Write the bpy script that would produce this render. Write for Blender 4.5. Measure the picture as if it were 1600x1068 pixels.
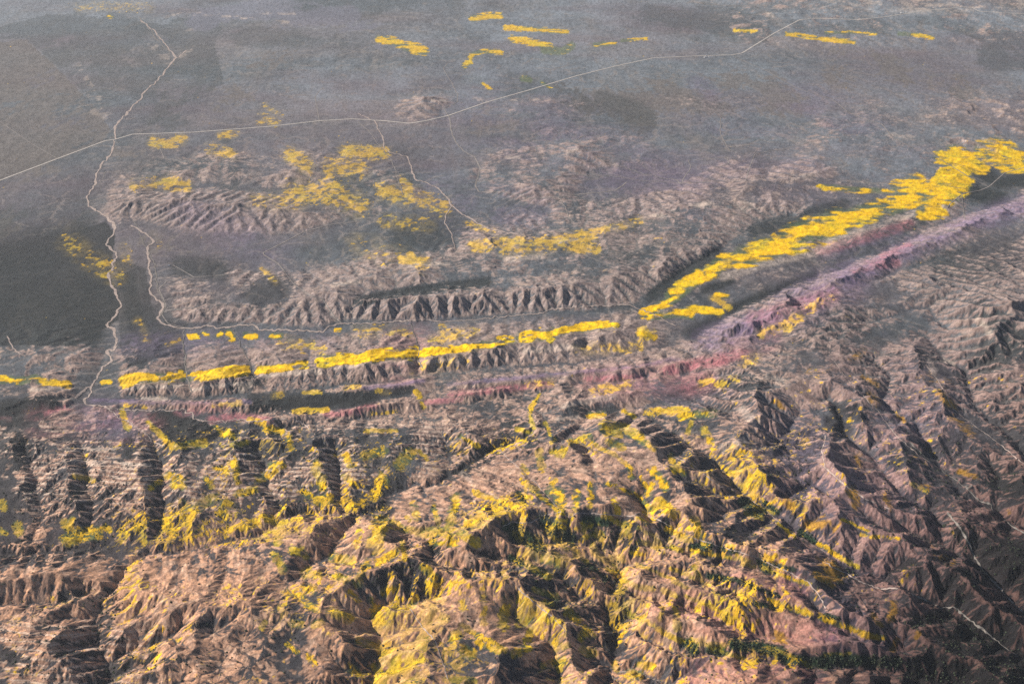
import bpy, math, random
import numpy as np
random.seed(7)
for o in list(bpy.data.objects):
    bpy.data.objects.remove(o, do_unlink=True)
scene = bpy.context.scene
COL = scene.collection
F32 = np.float32

# ------------------------------------------------------------------ camera
CAM_Z = 3500.0
PITCH = 29.0                       # degrees below the horizon
FPX = 1715.6                       # focal length in photo pixels (1600 wide)
cam = bpy.data.cameras.new("aerial_camera")
cam.sensor_width = 36.0
cam.lens = 36.0 * FPX / 1600.0
cam.clip_start = 5.0
cam.clip_end = 200000.0
camo = bpy.data.objects.new("aerial_camera", cam)
camo.location = (0, 0, CAM_Z)
camo.rotation_euler = (math.radians(90 - PITCH), 0, 0)
COL.objects.link(camo)
scene.camera = camo

# ------------------------------------------------------------------ sky, sun, exposure
SUN_AZ = 72.0                      # degrees, counter-clockwise from +Y: to the left and slightly beyond
SUN_EL = 26.0
world = bpy.data.worlds.new("World")
scene.world = world
world.use_nodes = True
nt = world.node_tree
bg = nt.nodes["Background"]
sky = nt.nodes.new("ShaderNodeTexSky")
sky.sky_type = 'NISHITA'
sky.sun_disc = False
sky.sun_elevation = math.radians(SUN_EL)
sky.sun_rotation = math.radians(-SUN_AZ)
sky.altitude = 1000
nt.links.new(sky.outputs[0], bg.inputs[0])
bg.inputs[1].default_value = 0.05
sun = bpy.data.lights.new("sun", 'SUN')
sun.energy = 5.0
sun.angle = math.radians(0.5)
sun.color = (1.0, 0.90, 0.79)
suno = bpy.data.objects.new("sun", sun)
a = math.radians(SUN_AZ); e = math.radians(SUN_EL)
sd = np.array([-math.sin(a) * math.cos(e), math.cos(a) * math.cos(e), math.sin(e)])   # towards the sun
import mathutils
suno.rotation_euler = mathutils.Vector(sd).to_track_quat('Z', 'Y').to_euler()
COL.objects.link(suno)
vs = scene.view_settings
vs.view_transform = 'Standard'
vs.look = 'None'
vs.gamma = 1.0
vs.exposure = 0.82
scene.cycles.volume_bounces = 0
scene.cycles.use_denoising = False
scene.cycles.max_bounces = 5
scene.cycles.diffuse_bounces = 2

# ------------------------------------------------------------------ traced points of the photograph <-> ground
cp, sp = math.cos(math.radians(PITCH)), math.sin(math.radians(PITCH))
def to_world(px, py, z=0.0):
    """the point of height z that stands at photo pixel (px, py)"""
    px = np.asarray(px, float); py = np.asarray(py, float)
    dx = px - 800.0; dv = 534.0 - py
    wx = dx; wy = FPX * cp + dv * sp; wz = -FPX * sp + dv * cp
    t = (z - CAM_Z) / wz
    return wx * t, wy * t
def to_px(X, Y, Z=0.0):
    zz = Z - CAM_Z
    depth = Y * cp - zz * sp
    v = Y * sp + zz * cp
    return 800.0 + FPX * X / depth, 534.0 - FPX * v / depth

# terrain sheet: rows and columns spread so that near and far ground get the same care
GX0, GX1, GY0, GY1 = -320, 1920, -110, 1260
STEP = 1.0
nx = int((GX1 - GX0) / STEP) + 1
ny = int((GY1 - GY0) / STEP) + 1
gx = np.linspace(GX0, GX1, nx); gy = np.linspace(GY0, GY1, ny)
GXX, GYY = np.meshgrid(gx, gy)
X, Y = to_world(GXX, GYY)
X = X.astype(F32); Y = Y.astype(F32)

# ------------------------------------------------------------------ noise
def hash2(ix, iy, s):
    h = (ix.astype(np.int64) * 374761393 + iy.astype(np.int64) * 668265263 + s * 974634777) & 0xFFFFFFFF
    h = ((h ^ (h >> 13)) * 1274126177) & 0xFFFFFFFF
    return ((h ^ (h >> 16)) & 0xFFFFFF).astype(F32) / F32(16777215.0)
def vnoise(x, y, s):
    ix = np.floor(x); iy = np.floor(y)
    fx = (x - ix).astype(F32); fy = (y - iy).astype(F32)
    ix = ix.astype(np.int64); iy = iy.astype(np.int64)
    x0 = int(ix.min()); y0 = int(iy.min()); w = int(ix.max()) - x0 + 2; h = int(iy.max()) - y0 + 2
    if w * h < 4000000:
        r = np.random.RandomState(s % 100000)
        T = r.rand(h, w).astype(F32)
        jx = ix - x0; jy = iy - y0
        a = T[jy, jx]; b = T[jy, jx + 1]; c = T[jy + 1, jx]; d = T[jy + 1, jx + 1]
    else:
        a = hash2(ix, iy, s); b = hash2(ix + 1, iy, s); c = hash2(ix, iy + 1, s); d = hash2(ix + 1, iy + 1, s)
    ux = fx * fx * (3 - 2 * fx); uy = fy * fy * (3 - 2 * fy)
    return (a + (b - a) * ux) * (1 - uy) + (c + (d - c) * ux) * uy
def fbm(x, y, s, octs=4, gain=0.5):
    t = 0; amp = 1; tot = 0
    for o in range(octs):
        t = t + amp * (vnoise(x, y, s + o * 17) * 2 - 1); tot += amp
        x = x * 2.03 + 7.1; y = y * 2.03 - 3.7; amp *= gain
    return t / tot
def smooth(a, b, x):
    t = np.clip((x - a) / (b - a), 0, 1)
    return t * t * (3 - 2 * t)

# ------------------------------------------------------------------ ridges and valleys traced from the photograph (px, py, height in m)
RIDGES = """
180 318 40, 230 312 70, 300 312 80, 360 316 85, 420 322 75, 470 332 50, 520 340 20
270 275 30, 330 262 40, 380 258 40, 400 262 30
420 275 40, 470 262 45, 520 258 40, 560 268 35
500 310 40, 560 300 35, 620 295 35, 660 300 25
270 492 14, 330 482 45, 420 478 52, 470 468 66, 530 460 80, 600 466 85, 660 468 90, 720 462 90, 780 456 95, 840 452 95, 900 446 90, 960 436 80, 1030 415 70, 1090 395 60, 1140 372 40
280 440 20, 350 432 30, 430 438 30
500 445 40, 560 432 60, 620 425 65, 680 424 65, 740 422 60, 800 415 60, 860 408 60, 900 398 55
620 402 30, 700 392 40, 760 385 50
760 388 50, 830 378 60, 900 372 60, 960 356 65, 1040 332 65, 1100 316 65, 1140 306 55
880 408 50, 940 385 60, 1000 372 65, 1060 355 60, 1120 335 60
1150 310 60, 1190 303 75, 1230 318 70, 1245 325 50
900 345 40, 960 330 40, 1020 318 35
1110 300 30, 1170 286 40, 1230 275 40, 1290 268 45
1200 262 30, 1280 235 50, 1360 225 55, 1430 230 45
1300 250 45, 1350 260 55, 1400 262 45
800 172 8, 860 160 14, 910 162 8
840 200 6, 920 212 14, 1000 215 10
1040 150 8, 1110 165 12, 1180 160 8
1180 215 10, 1230 212 16, 1260 205 8
700 275 8, 760 262 14, 800 262 8
960 262 8, 1010 240 14, 1060 236 8
1270 210 30, 1350 200 55, 1420 212 55, 1500 205 60, 1600 195 60
1400 180 40, 1480 175 60, 1560 170 60, 1620 165 60
620 165 10, 670 152 45, 700 158 20
800 255 10, 870 240 30, 910 232 35, 950 245 15
770 240 10, 830 236 25, 880 250 20
760 300 10, 830 290 30, 880 292 25
1160 40 90, 1260 15 140, 1350 12 170, 1450 8 190, 1560 8 190, 1700 5 190
1250 -20 250, 1500 -30 300, 1750 -30 300
-180 602 30, 0 604 30, 60 606 32, 110 608 22
190 606 25, 240 604 40, 285 600 38
300 598 38, 350 594 42, 385 590 35
400 586 38, 440 582 44, 500 575 46, 560 573 50, 645 566 42
665 564 46, 720 557 54, 780 548 58, 850 538 56, 905 530 52
920 526 52, 970 516 50, 1020 522 30
200 558 20, 240 550 30, 280 555 20
310 552 24, 345 545 30, 365 556 20
385 556 24, 430 545 34, 465 556 20
500 552 26, 560 540 34, 640 538 26
670 536 26, 740 525 34, 800 520 24
-100 555 20, 0 545 30, 60 548 34, 140 548 20
150 632 16, 250 631 26, 350 632 32, 430 634 32
480 612 26, 560 606 34, 640 598 40, 665 592 30
700 604 26, 800 594 36, 900 582 40, 980 570 42, 1050 558 40
390 664 36, 440 656 42, 520 650 46, 570 638 50, 640 634 44, 700 634 34
700 616 40, 760 610 48, 840 600 52, 900 594 44
950 590 52, 1010 578 60, 1060 572 60, 1120 558 66, 1180 552 60
1090 548 30, 1140 520 60, 1200 480 80, 1270 448 85, 1340 420 85, 1420 385 80, 1500 355 75, 1600 322 70, 1700 300 70
1010 500 20, 1060 470 30, 1110 425 34, 1200 408 30, 1290 392 34, 1340 372 34
1150 430 30, 1250 395 36, 1340 370 44, 1420 345 44, 1500 312 40
1180 460 20, 1260 430 20, 1340 400 10
840 632 40, 880 625 62, 950 618 66, 1010 610 50
-60 690 40, 0 670 50, 40 700 50, 30 760 40
80 688 45, 95 720 60, 97 780 62, 100 812 40
150 650 30, 170 690 45, 175 720 45
215 690 55, 222 740 75, 225 800 70, 210 832 45
262 690 55, 283 720 85, 290 770 90, 298 830 70
335 668 60, 352 690 75, 368 710 85, 372 750 85, 392 790 60
420 660 50, 430 700 60, 432 730 50
480 665 55, 498 690 85, 501 740 85, 506 765 65
530 690 50, 551 715 75, 553 752 60
590 690 50, 615 715 70, 608 745 50
640 662 50, 660 690 70, 672 728 60
700 660 45, 735 680 55, 760 690 40
820 650 40, 835 690 50, 860 700 60
205 660 30, 260 672 40, 340 684 50
800 700 60, 870 692 85, 920 705 100
640 838 95, 700 848 135, 750 840 150, 785 820 168, 800 815 170, 845 805 175, 878 799 175, 890 809 160, 900 801 165, 985 806 170, 990 802 170, 1030 812 165, 1075 838 155, 1120 852 145, 1180 870 145, 1230 893 140, 1265 908 130, 1287 935 110, 1297 955 85
930 655 95, 980 668 120, 1020 697 140, 1045 735 140, 1062 768 130, 1105 812 120, 1120 840 130
905 665 80, 940 690 110, 985 740 120, 1000 765 110
1025 700 140, 1080 725 130, 1125 760 110
1060 640 60, 1100 660 80, 1130 640 90, 1190 615 110, 1230 598 110
1130 735 110, 1180 745 130, 1240 778 120, 1290 805 110, 1340 830 95, 1410 850 70
1200 612 100, 1240 590 120, 1290 590 120, 1330 640 120, 1352 672 120, 1400 720 100, 1450 742 60
1292 682 140, 1284 720 150, 1300 745 140, 1345 775 115, 1400 812 90, 1450 850 50
1150 640 80, 1140 680 100, 1160 700 90
1280 540 80, 1310 545 95, 1340 600 115, 1370 645 100, 1420 695 80, 1450 722 50
1280 500 80, 1340 480 90, 1400 470 90, 1450 440 80
1390 520 80, 1440 570 120, 1480 620 120, 1520 680 100, 1580 725 60
1500 470 150, 1530 490 170, 1570 480 170, 1640 470 170
1530 490 170, 1555 530 150, 1590 580 140, 1640 640 120
1500 640 60, 1530 720 70, 1535 780 30
1590 650 90, 1580 740 100, 1600 800 80, 1620 860 50
1420 780 60, 1500 840 70, 1520 870 60, 1550 900 20
990 882 95, 1050 893 118, 1120 905 122, 1180 922 126, 1240 940 126, 1310 965 118, 1370 990 104, 1386 1010 70
975 908 95, 1030 922 118, 1090 942 122, 1150 968 118, 1172 986 85
970 958 80, 1020 978 110, 1070 1002 118, 1130 1008 118, 1200 1018 116, 1300 1022 114, 1380 1026 104, 1430 1042 80
1020 1050 100, 1150 1062 120, 1300 1075 120, 1450 1090 90
790 852 100, 830 860 118, 870 878 110, 900 890 85
850 885 70, 890 905 95, 930 925 90, 940 950 60
200 918 50, 250 935 90, 330 945 110, 400 940 110, 450 945 115, 500 940 115, 545 925 110, 590 902 125, 630 884 138, 668 869 140, 692 886 125, 740 903 130, 790 896 135, 830 925 130, 870 960 110, 887 988 75
690 950 115, 740 990 125, 790 1015 125, 850 1045 110, 920 1090 100
540 800 30, 500 822 50, 470 850 60, 440 880 50
555 820 60, 600 830 110, 640 860 120
600 960 90, 640 975 120, 680 955 110
560 1000 80, 620 1040 110, 700 1090 120
900 1000 90, 930 1040 110, 960 1090 110
-60 910 50, 0 905 70, 60 912 85, 120 915 90, 180 920 60
170 1000 60, 110 1010 70, 60 1020 70
230 960 60, 300 985 80, 340 1000 70
230 1000 60, 300 1015 80, 380 1010 70
200 1045 70, 300 1050 90, 400 1040 90, 480 1000 80
1310 930 60, 1360 960 60, 1400 990 50
1400 900 60, 1450 930 50
1330 990 60, 1430 1000 60, 1500 1030 30
1450 1000 50, 1510 1035 70, 1580 1075 70, 1660 1110 60
1400 870 50, 1440 890 60, 1490 915 50, 1560 965 55, 1640 1010 50
1450 830 40, 1480 865 45, 1500 890 40
1570 850 50, 1620 890 60, 1700 930 60
1560 700 50, 1590 750 60, 1640 800 60
1480 780 40, 1510 810 55, 1540 850 50, 1570 890 40
1440 760 40, 1450 790 45
"""
VALLEYS = """
250 45 0, 273 92 0, 240 130 0, 215 165 0, 183 190 0, 180 215 0, 155 265 0, 148 300 -3, 135 318 -3, 165 340 -5, 178 365 -5, 170 430 -6, 185 490 -6, 165 507 -7, 183 535 -8, 165 555 -8, 150 590 -8, 125 620 -8, 135 632 -8
235 365 0, 235 405 -2, 240 465 -3, 250 495 -3, 290 515 -3, 340 510 -2, 400 518 -2, 500 520 0, 540 507 0, 600 505 0, 690 503 2, 760 498 4, 840 492 6, 920 487 6, 1000 478 6, 1060 500 6
560 470 25, 620 458 25, 700 445 30, 760 438 35, 830 430 40, 900 422 40
200 340 0, 300 370 0, 400 372 0, 500 362 0, 560 352 0
240 300 4, 330 290 8, 420 298 8, 490 292 8
590 190 0, 600 215 0, 640 250 2, 645 280 2, 700 320 2, 700 345 2, 712 390 4
690 175 0, 710 215 0, 748 265 0, 740 295 0, 800 320 0, 860 330 4
1010 465 10, 1060 430 14, 1120 395 14, 1180 350 16, 1240 335 16
288 515 0, 288 560 4, 292 600 0, 296 618 0
368 518 0, 380 545 6, 392 570 4, 392 590 2
475 522 0, 480 552 8, 482 570 6
645 512 0, 655 540 8, 655 560 4, 652 585 4
905 500 10, 915 520 14, 915 545 12
135 632 -8, 200 622 0, 300 622 2, 400 616 4, 520 606 6, 620 598 6, 680 584 8, 760 578 8, 900 566 10, 1000 550 10, 1060 540 10
1060 500 6, 1090 520 8, 1150 480 12, 1230 448 14, 1300 425 16, 1400 385 16, 1450 360 14, 1520 330 12, 1600 305 10
135 632 -8, 200 640 2, 300 646 4, 400 648 8, 500 636 12, 620 622 16, 700 612 12, 800 608 16, 900 600 16, 1000 592 20, 1080 585 26
300 655 6, 360 664 8, 440 670 10, 560 656 10, 660 644 12, 760 628 14, 860 612 16
40 690 10, 60 760 5, 50 850 0
130 690 10, 140 780 5, 120 860 0
245 700 10, 250 780 10, 240 840 5
400 700 10, 420 780 10, 420 830 8
525 700 10, 525 760 10, 530 800 8
700 690 10, 700 730 10, 700 748 8
760 640 12, 790 670 12, 800 692 14, 775 704 12, 735 732 12, 690 754 10, 620 768 8, 590 790 8, 555 806 8, 500 805 6, 450 818 5, 400 837 4, 330 852 3, 300 860 2, 230 872 0, 205 882 0, 190 905 -2, 165 935 -4, 152 965 -6, 150 1010 -8, 180 1068 -10
555 806 8, 530 840 12, 510 870 16, 470 895 24
-120 860 0, 0 870 0, 60 862 0, 150 860 0, 205 882 0
-100 960 10, 0 950 10, 80 945 8, 150 930 0
875 690 60, 900 670 40, 920 645 30, 990 640 30, 1060 620 30, 1100 600 34
815 725 70, 840 760 80, 870 792 110
600 800 20, 625 828 45, 665 846 70, 680 880 85, 740 893 95, 795 888 90
700 765 40, 760 785 80
770 870 70, 830 880 75, 860 895 60, 900 930 30, 950 960 5, 960 1000 0, 950 1060 -5
800 845 70, 880 850 70, 930 850 55, 965 890 30, 960 930 10
910 830 90, 960 860 50, 970 900 20
1000 850 70, 1060 862 70, 1120 880 70, 1180 893 80, 1240 918 80, 1290 965 60
1000 897 60, 1060 910 60, 1130 922 65, 1200 942 70, 1280 972 70, 1350 1005 50, 1420 1020 20
985 928 50, 1040 945 55, 1100 965 55, 1165 995 50, 1240 1000 50
1000 995 45, 1060 1020 60, 1130 1028 60, 1200 1038 60, 1300 1045 55, 1400 1055 30, 1500 1068 0
575 965 40, 600 945 40, 640 945 50, 680 935 60
580 1060 20, 600 1010 30, 575 965 40
870 1068 20, 860 1010 40, 800 960 60
1000 780 60, 1020 820 90
1010 650 40, 1060 680 50, 1110 720 55, 1150 760 50, 1200 800 50, 1260 840 50, 1310 880 40, 1370 905 20, 1430 930 5, 1480 950 -5, 1530 990 -12, 1590 1020 -20, 1700 1060 -30
1250 640 50, 1230 670 45, 1210 690 40, 1250 700 50
1220 780 50, 1260 760 60, 1290 770 70
1280 620 50, 1350 700 50, 1400 760 40, 1450 800 20, 1480 850 0, 1530 890 -8, 1560 920 -12, 1600 960 -20, 1700 1020 -30
1360 560 50, 1410 650 50, 1460 730 30, 1510 760 15, 1530 790 10, 1550 800 5, 1600 835 0, 1720 890 -10
1440 520 60, 1500 590 60, 1550 660 50, 1620 720 40
1350 500 50, 1450 480 60, 1480 520 60
1560 760 20, 1550 720 30
1380 430 40, 1480 400 50, 1600 370 50
"""
# plain that stays flat: a row of points with their radius in pixels
FLATS = """
-180 -100, 200 -100, 600 -100, 1000 -60
-180 30, 100 30, 300 30, 500 30, 700 40, 900 30, 1050 30, 1150 60
-180 90, 200 90, 400 90, 600 90, 800 90, 1000 90, 1200 90, 1400 80, 1780 70
-180 150, 100 150, 350 150, 500 150, 800 150, 1000 150, 1200 150, 1300 130, 1780 110
-180 220, 100 220, 230 230, 600 210, 700 230, 1000 210, 1150 230
-180 300, 100 310, 120 400, 60 500, -180 500
-180 400, 0 400
280 390, 450 390, 600 370, 700 360
920 270, 1000 270, 1100 260
900 305, 1000 300, 1060 290
300 405, 420 415, 560 405
1530 290, 1600 260, 1780 220
1500 130, 1780 140
"""
def parse(t):
    out = []
    for line in t.strip().splitlines():
        out.append(np.array([[float(v) for v in p.split()] for p in line.split(',')]))
    return out

# ---- membrane between the traced lines, relaxed from coarse to fine
LS = 2.0
lx = int((GX1 - GX0) / LS) + 1; ly = int((GY1 - GY0) / LS) + 1
fixn = np.zeros((ly, lx)); fixs = np.zeros((ly, lx))
def lay(px, py, z):
    """height z at the ground cell under the photo pixel"""
    Xw, Yw = to_world(px, py, z)
    u, v = to_px(Xw, Yw, 0.0)
    i = np.round((u - GX0) / LS).astype(int); j = np.round((v - GY0) / LS).astype(int)
    ok = (i >= 0) & (i < lx) & (j >= 0) & (j < ly)
    np.add.at(fixs, (j[ok], i[ok]), z[ok]); np.add.at(fixn, (j[ok], i[ok]), 1)
def resample(P, step=1.0):
    d = np.hypot(np.diff(P[:, 0]), np.diff(P[:, 1])); s = np.concatenate([[0], np.cumsum(d)])
    n = max(2, int(s[-1] / step))
    t = np.linspace(0, s[-1], n)
    return np.stack([np.interp(t, s, P[:, k]) for k in range(P.shape[1])], 1), t
rng = np.random.RandomState(3)
def wob(t, scale, rs):
    n = int(t[-1] / scale) + 3
    k = rs.randn(n)
    return np.interp(t / scale, np.arange(n), k)
HK = 1.0
def meander(Q):
    m = smooth(640, 680, Q[:, 1]) * (1 - smooth(800, 860, Q[:, 1])) * (1 - smooth(660, 720, Q[:, 0])) + 0.8 * smooth(1180, 1240, Q[:, 0]) * smooth(450, 520, Q[:, 1]) * (1 - smooth(860, 900, Q[:, 1]))
    m = np.maximum(m, 0.36 * smooth(300, 500, Q[:, 1]))
    q = Q.copy()
    q[:, 0] += m * 26 * fbm(Q[:, 0] / 75, Q[:, 1] / 45, 301, 3)
    q[:, 1] += m * 16 * fbm(Q[:, 0] / 60, Q[:, 1] / 60, 302, 3)
    return q
for P in parse(RIDGES):
    Q, t = resample(P); Q = meander(Q)
    ax = np.gradient(Q[:, 0]); ay = np.gradient(Q[:, 1]); L = np.hypot(ax, ay) + 1e-6
    o = wob(t, 14, rng) * 1.6 + wob(t, 5, rng) * 0.7
    if Q[0, 1] > 640 and np.ptp(Q[:, 0]) < 0.45 * np.ptp(Q[:, 1]): o = o + wob(t, 22, rng) * 3.5
    if Q[0, 1] > 640 and Q[:, 1].max() < 850 and Q[:, 0].max() < 690: Q[:, 2] *= 0.58
    elif Q[:, 0].min() > 1190 and Q[0, 1] > 455 and Q[:, 1].max() < 880: Q[:, 2] *= 0.85
    elif Q[:, 0].min() > 1100 and Q[:, 1].max() < 45: Q[:, 2] *= 0.4
    elif Q[:, 1].max() < 275 and Q[0, 0] > 1150: Q[:, 2] *= 0.62
    elif Q[:, 1].max() < 305 and Q[0, 0] > 600: Q[:, 2] *= 1.5
    elif Q[0, 0] == 640 and Q[0, 1] == 838: Q[:, 2] = 60 + (Q[:, 2] - 60) * 0.74
    elif Q[0, 1] > 300 and Q[:, 1].max() < 500: Q[:, 2] *= 0.78
    z = Q[:, 2] * HK * (1 + (0.10 if Q[0, 1] > 640 else 0.17) * wob(t, 18, rng) + 0.04 * wob(t, 7, rng))
    lay(Q[:, 0] - ay / L * o, Q[:, 1] + ax / L * o, z)
VMASK = np.zeros((ly, lx))
for P in parse(VALLEYS):
    Q, t = resample(P); Q = meander(Q)
    ax = np.gradient(Q[:, 0]); ay = np.gradient(Q[:, 1]); L = np.hypot(ax, ay) + 1e-6
    o = wob(t, 9, rng) * 1.6
    qx, qy = Q[:, 0] - ay / L * o, Q[:, 1] + ax / L * o
    lay(qx, qy, Q[:, 2] * HK)
    u_, v_ = to_px(*to_world(qx, qy, Q[:, 2]), 0.0)
    i_ = np.round((u_ - GX0) / LS).astype(int); j_ = np.round((v_ - GY0) / LS).astype(int)
    ok_ = (i_ >= 0) & (i_ < lx) & (j_ >= 0) & (j_ < ly)
    VMASK[j_[ok_], i_[ok_]] = 1
for P in parse(FLATS):
    Q, t = resample(P, 3)
    lay(Q[:, 0], Q[:, 1], wob(t, 40, rng) * 2)
mask = fixn > 0
val = np.where(mask, fixs / np.maximum(fixn, 1), 0)
def down(m, v):
    h, w = m.shape; h2, w2 = (h + 1) // 2, (w + 1) // 2
    M = np.zeros((h2 * 2, w2 * 2)); V = np.zeros((h2 * 2, w2 * 2))
    M[:h, :w] = m; V[:h, :w] = v * m
    M = M.reshape(h2, 2, w2, 2).sum((1, 3)); V = V.reshape(h2, 2, w2, 2).sum((1, 3))
    return (M > 0).astype(float), V / np.maximum(M, 1)
def up(a, shape):
    h, w = a.shape; H, W = shape
    yy = np.clip(np.arange(H) / 2 - 0.25, 0, h - 1); xx = np.clip(np.arange(W) / 2 - 0.25, 0, w - 1)
    y0 = np.floor(yy).astype(int); x0 = np.floor(xx).astype(int); y1 = np.minimum(y0 + 1, h - 1); x1 = np.minimum(x0 + 1, w - 1)
    fy = (yy - y0)[:, None]; fx = (xx - x0)[None]
    return (a[y0][:, x0] * (1 - fx) + a[y0][:, x1] * fx) * (1 - fy) + (a[y1][:, x0] * (1 - fx) + a[y1][:, x1] * fx) * fy
def relax(m, v, level):
    if min(m.shape) < 12:
        u = np.full(m.shape, (v * m).sum() / max(m.sum(), 1)); it = 80
    else:
        m2, v2 = down(m, v)
        u = up(relax(m2, v2, level + 1), m.shape); it = 30 if level == 0 else 50
    mb = m > 0
    u[mb] = v[mb]
    for k in range(it):
        p = np.pad(u, 1, mode='edge')
        u = (p[:-2, 1:-1] + p[2:, 1:-1] + p[1:-1, :-2] + p[1:-1, 2:]) * 0.25
        u[mb] = v[mb]
    return u
Hl = relax(mask.astype(float), val, 0)
# ease the creases a little
for k in range(2):
    p = np.pad(Hl, 1, mode='edge')
    Hl = Hl * 0.5 + (p[:-2, 1:-1] + p[2:, 1:-1] + p[1:-1, :-2] + p[1:-1, 2:]) * 0.125
def sample(A, x0, y0, st, px, py):
    h, w = A.shape
    u = np.clip((px - x0) / st, 0, w - 1.001); v = np.clip((py - y0) / st, 0, h - 1.001)
    i = np.floor(u).astype(int); j = np.floor(v).astype(int); fu = u - i; fv = v - j
    return (A[j, i] * (1 - fu) + A[j, i + 1] * fu) * (1 - fv) + (A[j + 1, i] * (1 - fu) + A[j + 1, i + 1] * fu) * fv
H = sample(Hl, GX0, GY0, LS, GXX, GYY).astype(F32)

# ---- slope in world units on the spread sheet
dXu = np.gradient(X, axis=1); dXv = np.gradient(X, axis=0); dYv = np.gradient(Y, axis=0)
def grad(Z):
    Zu = np.gradient(Z, axis=1); Zv = np.gradient(Z, axis=0)
    gx_ = Zu / dXu
    gy_ = (Zv - gx_ * dXv) / dYv
    return gx_.astype(F32), gy_.astype(F32)
def blur(A, n):
    for k in range(n):
        p = np.pad(A, 1, mode='edge')
        A = (p[:-2, 1:-1] + p[2:, 1:-1] + p[1:-1, :-2] + p[1:-1, 2:] + 2 * A) / 6
    return A


# broad smooth flanks, where the gullies are shallow
FACES = [
 (30, 1, 640, 780, 780, 740, 860, 720), (34, 1, 860, 760, 960, 780, 1000, 770), (26, 1, 980, 700, 1000, 740, 1040, 780),
 (18, .9, 940, 670, 1000, 700), (24, .9, 560, 850, 590, 830), (26, .9, 250, 890, 480, 870), (16, .8, 20, 900, 170, 895),
 (22, .8, 720, 870, 780, 850), (40, .8, 730, 960, 800, 1010), (16, .9, 1000, 910, 1080, 918), (18, .9, 1030, 965, 1130, 985),
 (18, .9, 1200, 965, 1270, 990), (18, .9, 1200, 1000, 1340, 1010), (16, .9, 1150, 885, 1260, 925), (16, .8, 1220, 870, 1290, 900),
 (26, .8, 1290, 740, 1330, 780), (20, .8, 1100, 690, 1160, 650), (20, .8, 1240, 610, 1300, 620), (30, .8, 430, 1030, 500, 1040), (24, .8, 1100, 1052, 1240, 1056)]

# ------------------------------------------------------------------ broken ground: where small hills and gullies fill the country
PX, PY = to_px(X, Y, H)
PX = PX.astype(F32); PY = PY.astype(F32)
WX = PX + 6.0 * fbm(X / 160, Y / 160, 61, 3); WY = PY + 4.0 * fbm(X / 160, Y / 160, 62, 3)
layers = {k: np.zeros_like(H) for k in "Y F T D P U K G O B W N Q".split()}
def window(x0, x1, y0, y1):
    i0 = max(0, int(x0 - GX0) - 2); i1 = min(nx, int(x1 - GX0) + 3)
    j0 = max(0, int(y0 - GY0) - 2); j1 = min(ny, int(y1 - GY0) + 95)
    return (slice(j0, j1), slice(i0, i1))
def stroke(layer, pts, r, amt=1.0, soft=0.5):
    pts = np.array(pts, float).reshape(-1, 2)
    if len(pts) == 1: pts = np.vstack([pts, pts + [0.5, 0]])
    R = r * (1 + soft) + 5
    w = window(pts[:, 0].min() - R, pts[:, 0].max() + R, pts[:, 1].min() - R, pts[:, 1].max() + R)
    x = WX[w]; y = WY[w]
    if x.size == 0: return
    d = np.full(x.shape, 1e9, F32)
    for (ax, ay), (bx, by) in zip(pts[:-1], pts[1:]):
        vx, vy = bx - ax, by - ay
        t = np.clip(((x - ax) * vx + (y - ay) * vy) / (vx * vx + vy * vy + 1e-9), 0, 1)
        d = np.minimum(d, np.hypot(x - ax - t * vx, y - ay - t * vy))
    m = 1 - smooth(r * (1 - soft), r * (1 + soft), d)
    layers[layer][w] = np.maximum(layers[layer][w], m * amt) if amt > 0 else layers[layer][w] * (1 + m * amt)
def poly(layer, pts, amt=1.0, edge=3.0):
    pts = np.array(pts, float).reshape(-1, 2)
    w = window(pts[:, 0].min() - 8, pts[:, 0].max() + 8, pts[:, 1].min() - 8, pts[:, 1].max() + 8)
    x = WX[w]; y = WY[w]
    ins = np.zeros(x.shape, bool); d = np.full(x.shape, 1e9, F32)
    for (ax, ay), (bx, by) in zip(pts, np.roll(pts, -1, 0)):
        c = ((ay > y) != (by > y)) & (x < (bx - ax) * (y - ay) / (by - ay + 1e-9) + ax)
        ins ^= c
        vx, vy = bx - ax, by - ay
        t = np.clip(((x - ax) * vx + (y - ay) * vy) / (vx * vx + vy * vy + 1e-9), 0, 1)
        d = np.minimum(d, np.hypot(x - ax - t * vx, y - ay - t * vy))
    m = smooth(-edge, edge, np.where(ins, d, -d))
    layers[layer][w] = np.maximum(layers[layer][w], m * amt)

BROKEN = """
24 .9 180 335 470 345
20 .6 250 250 400 260
28 .7 420 280 600 270
18 .6 560 300 700 310
14 .6 480 335 640 335
13 .7 650 158 700 160
8 .6 740 155 760 158
14 .8 765 245 950 240
11 .6 750 295 900 290
7 .6 820 158 900 160
14 .9 1000 305 1150 292
18 .6 1150 272 1300 252
20 .6 1250 225 1450 215
18 .7 1350 260 1500 250
22 .55 1400 190 1640 180
20 .4 1450 150 1600 150
10 .7 1165 215 1240 218
20 .9 1150 320 1230 330
14 .8 790 168 920 160
14 .7 830 202 1000 214
14 .7 1040 152 1190 160
14 .8 1170 216 1270 208
12 .7 690 275 810 262
12 .7 950 262 1070 238
22 .7 270 440 500 450
20 .8 500 430 900 390
20 .9 950 360 1130 330
25 .9 950 400 1050 390
22 .9 200 552 1000 538
18 .8 -100 555 150 558
8 .7 -100 612 110 615
10 .9 200 612 450 605
14 .9 500 588 1000 552
12 .8 660 602 1000 588
12 .8 1050 500 1250 420
20 .8 1200 420 1400 350
14 .8 1500 330 1600 350
24 .9 1550 320 1700 280
"""
for line in BROKEN.strip().splitlines():
    f = [float(v) for v in line.split()]
    stroke('B', f[2:], f[0], f[1], 0.8)
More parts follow.
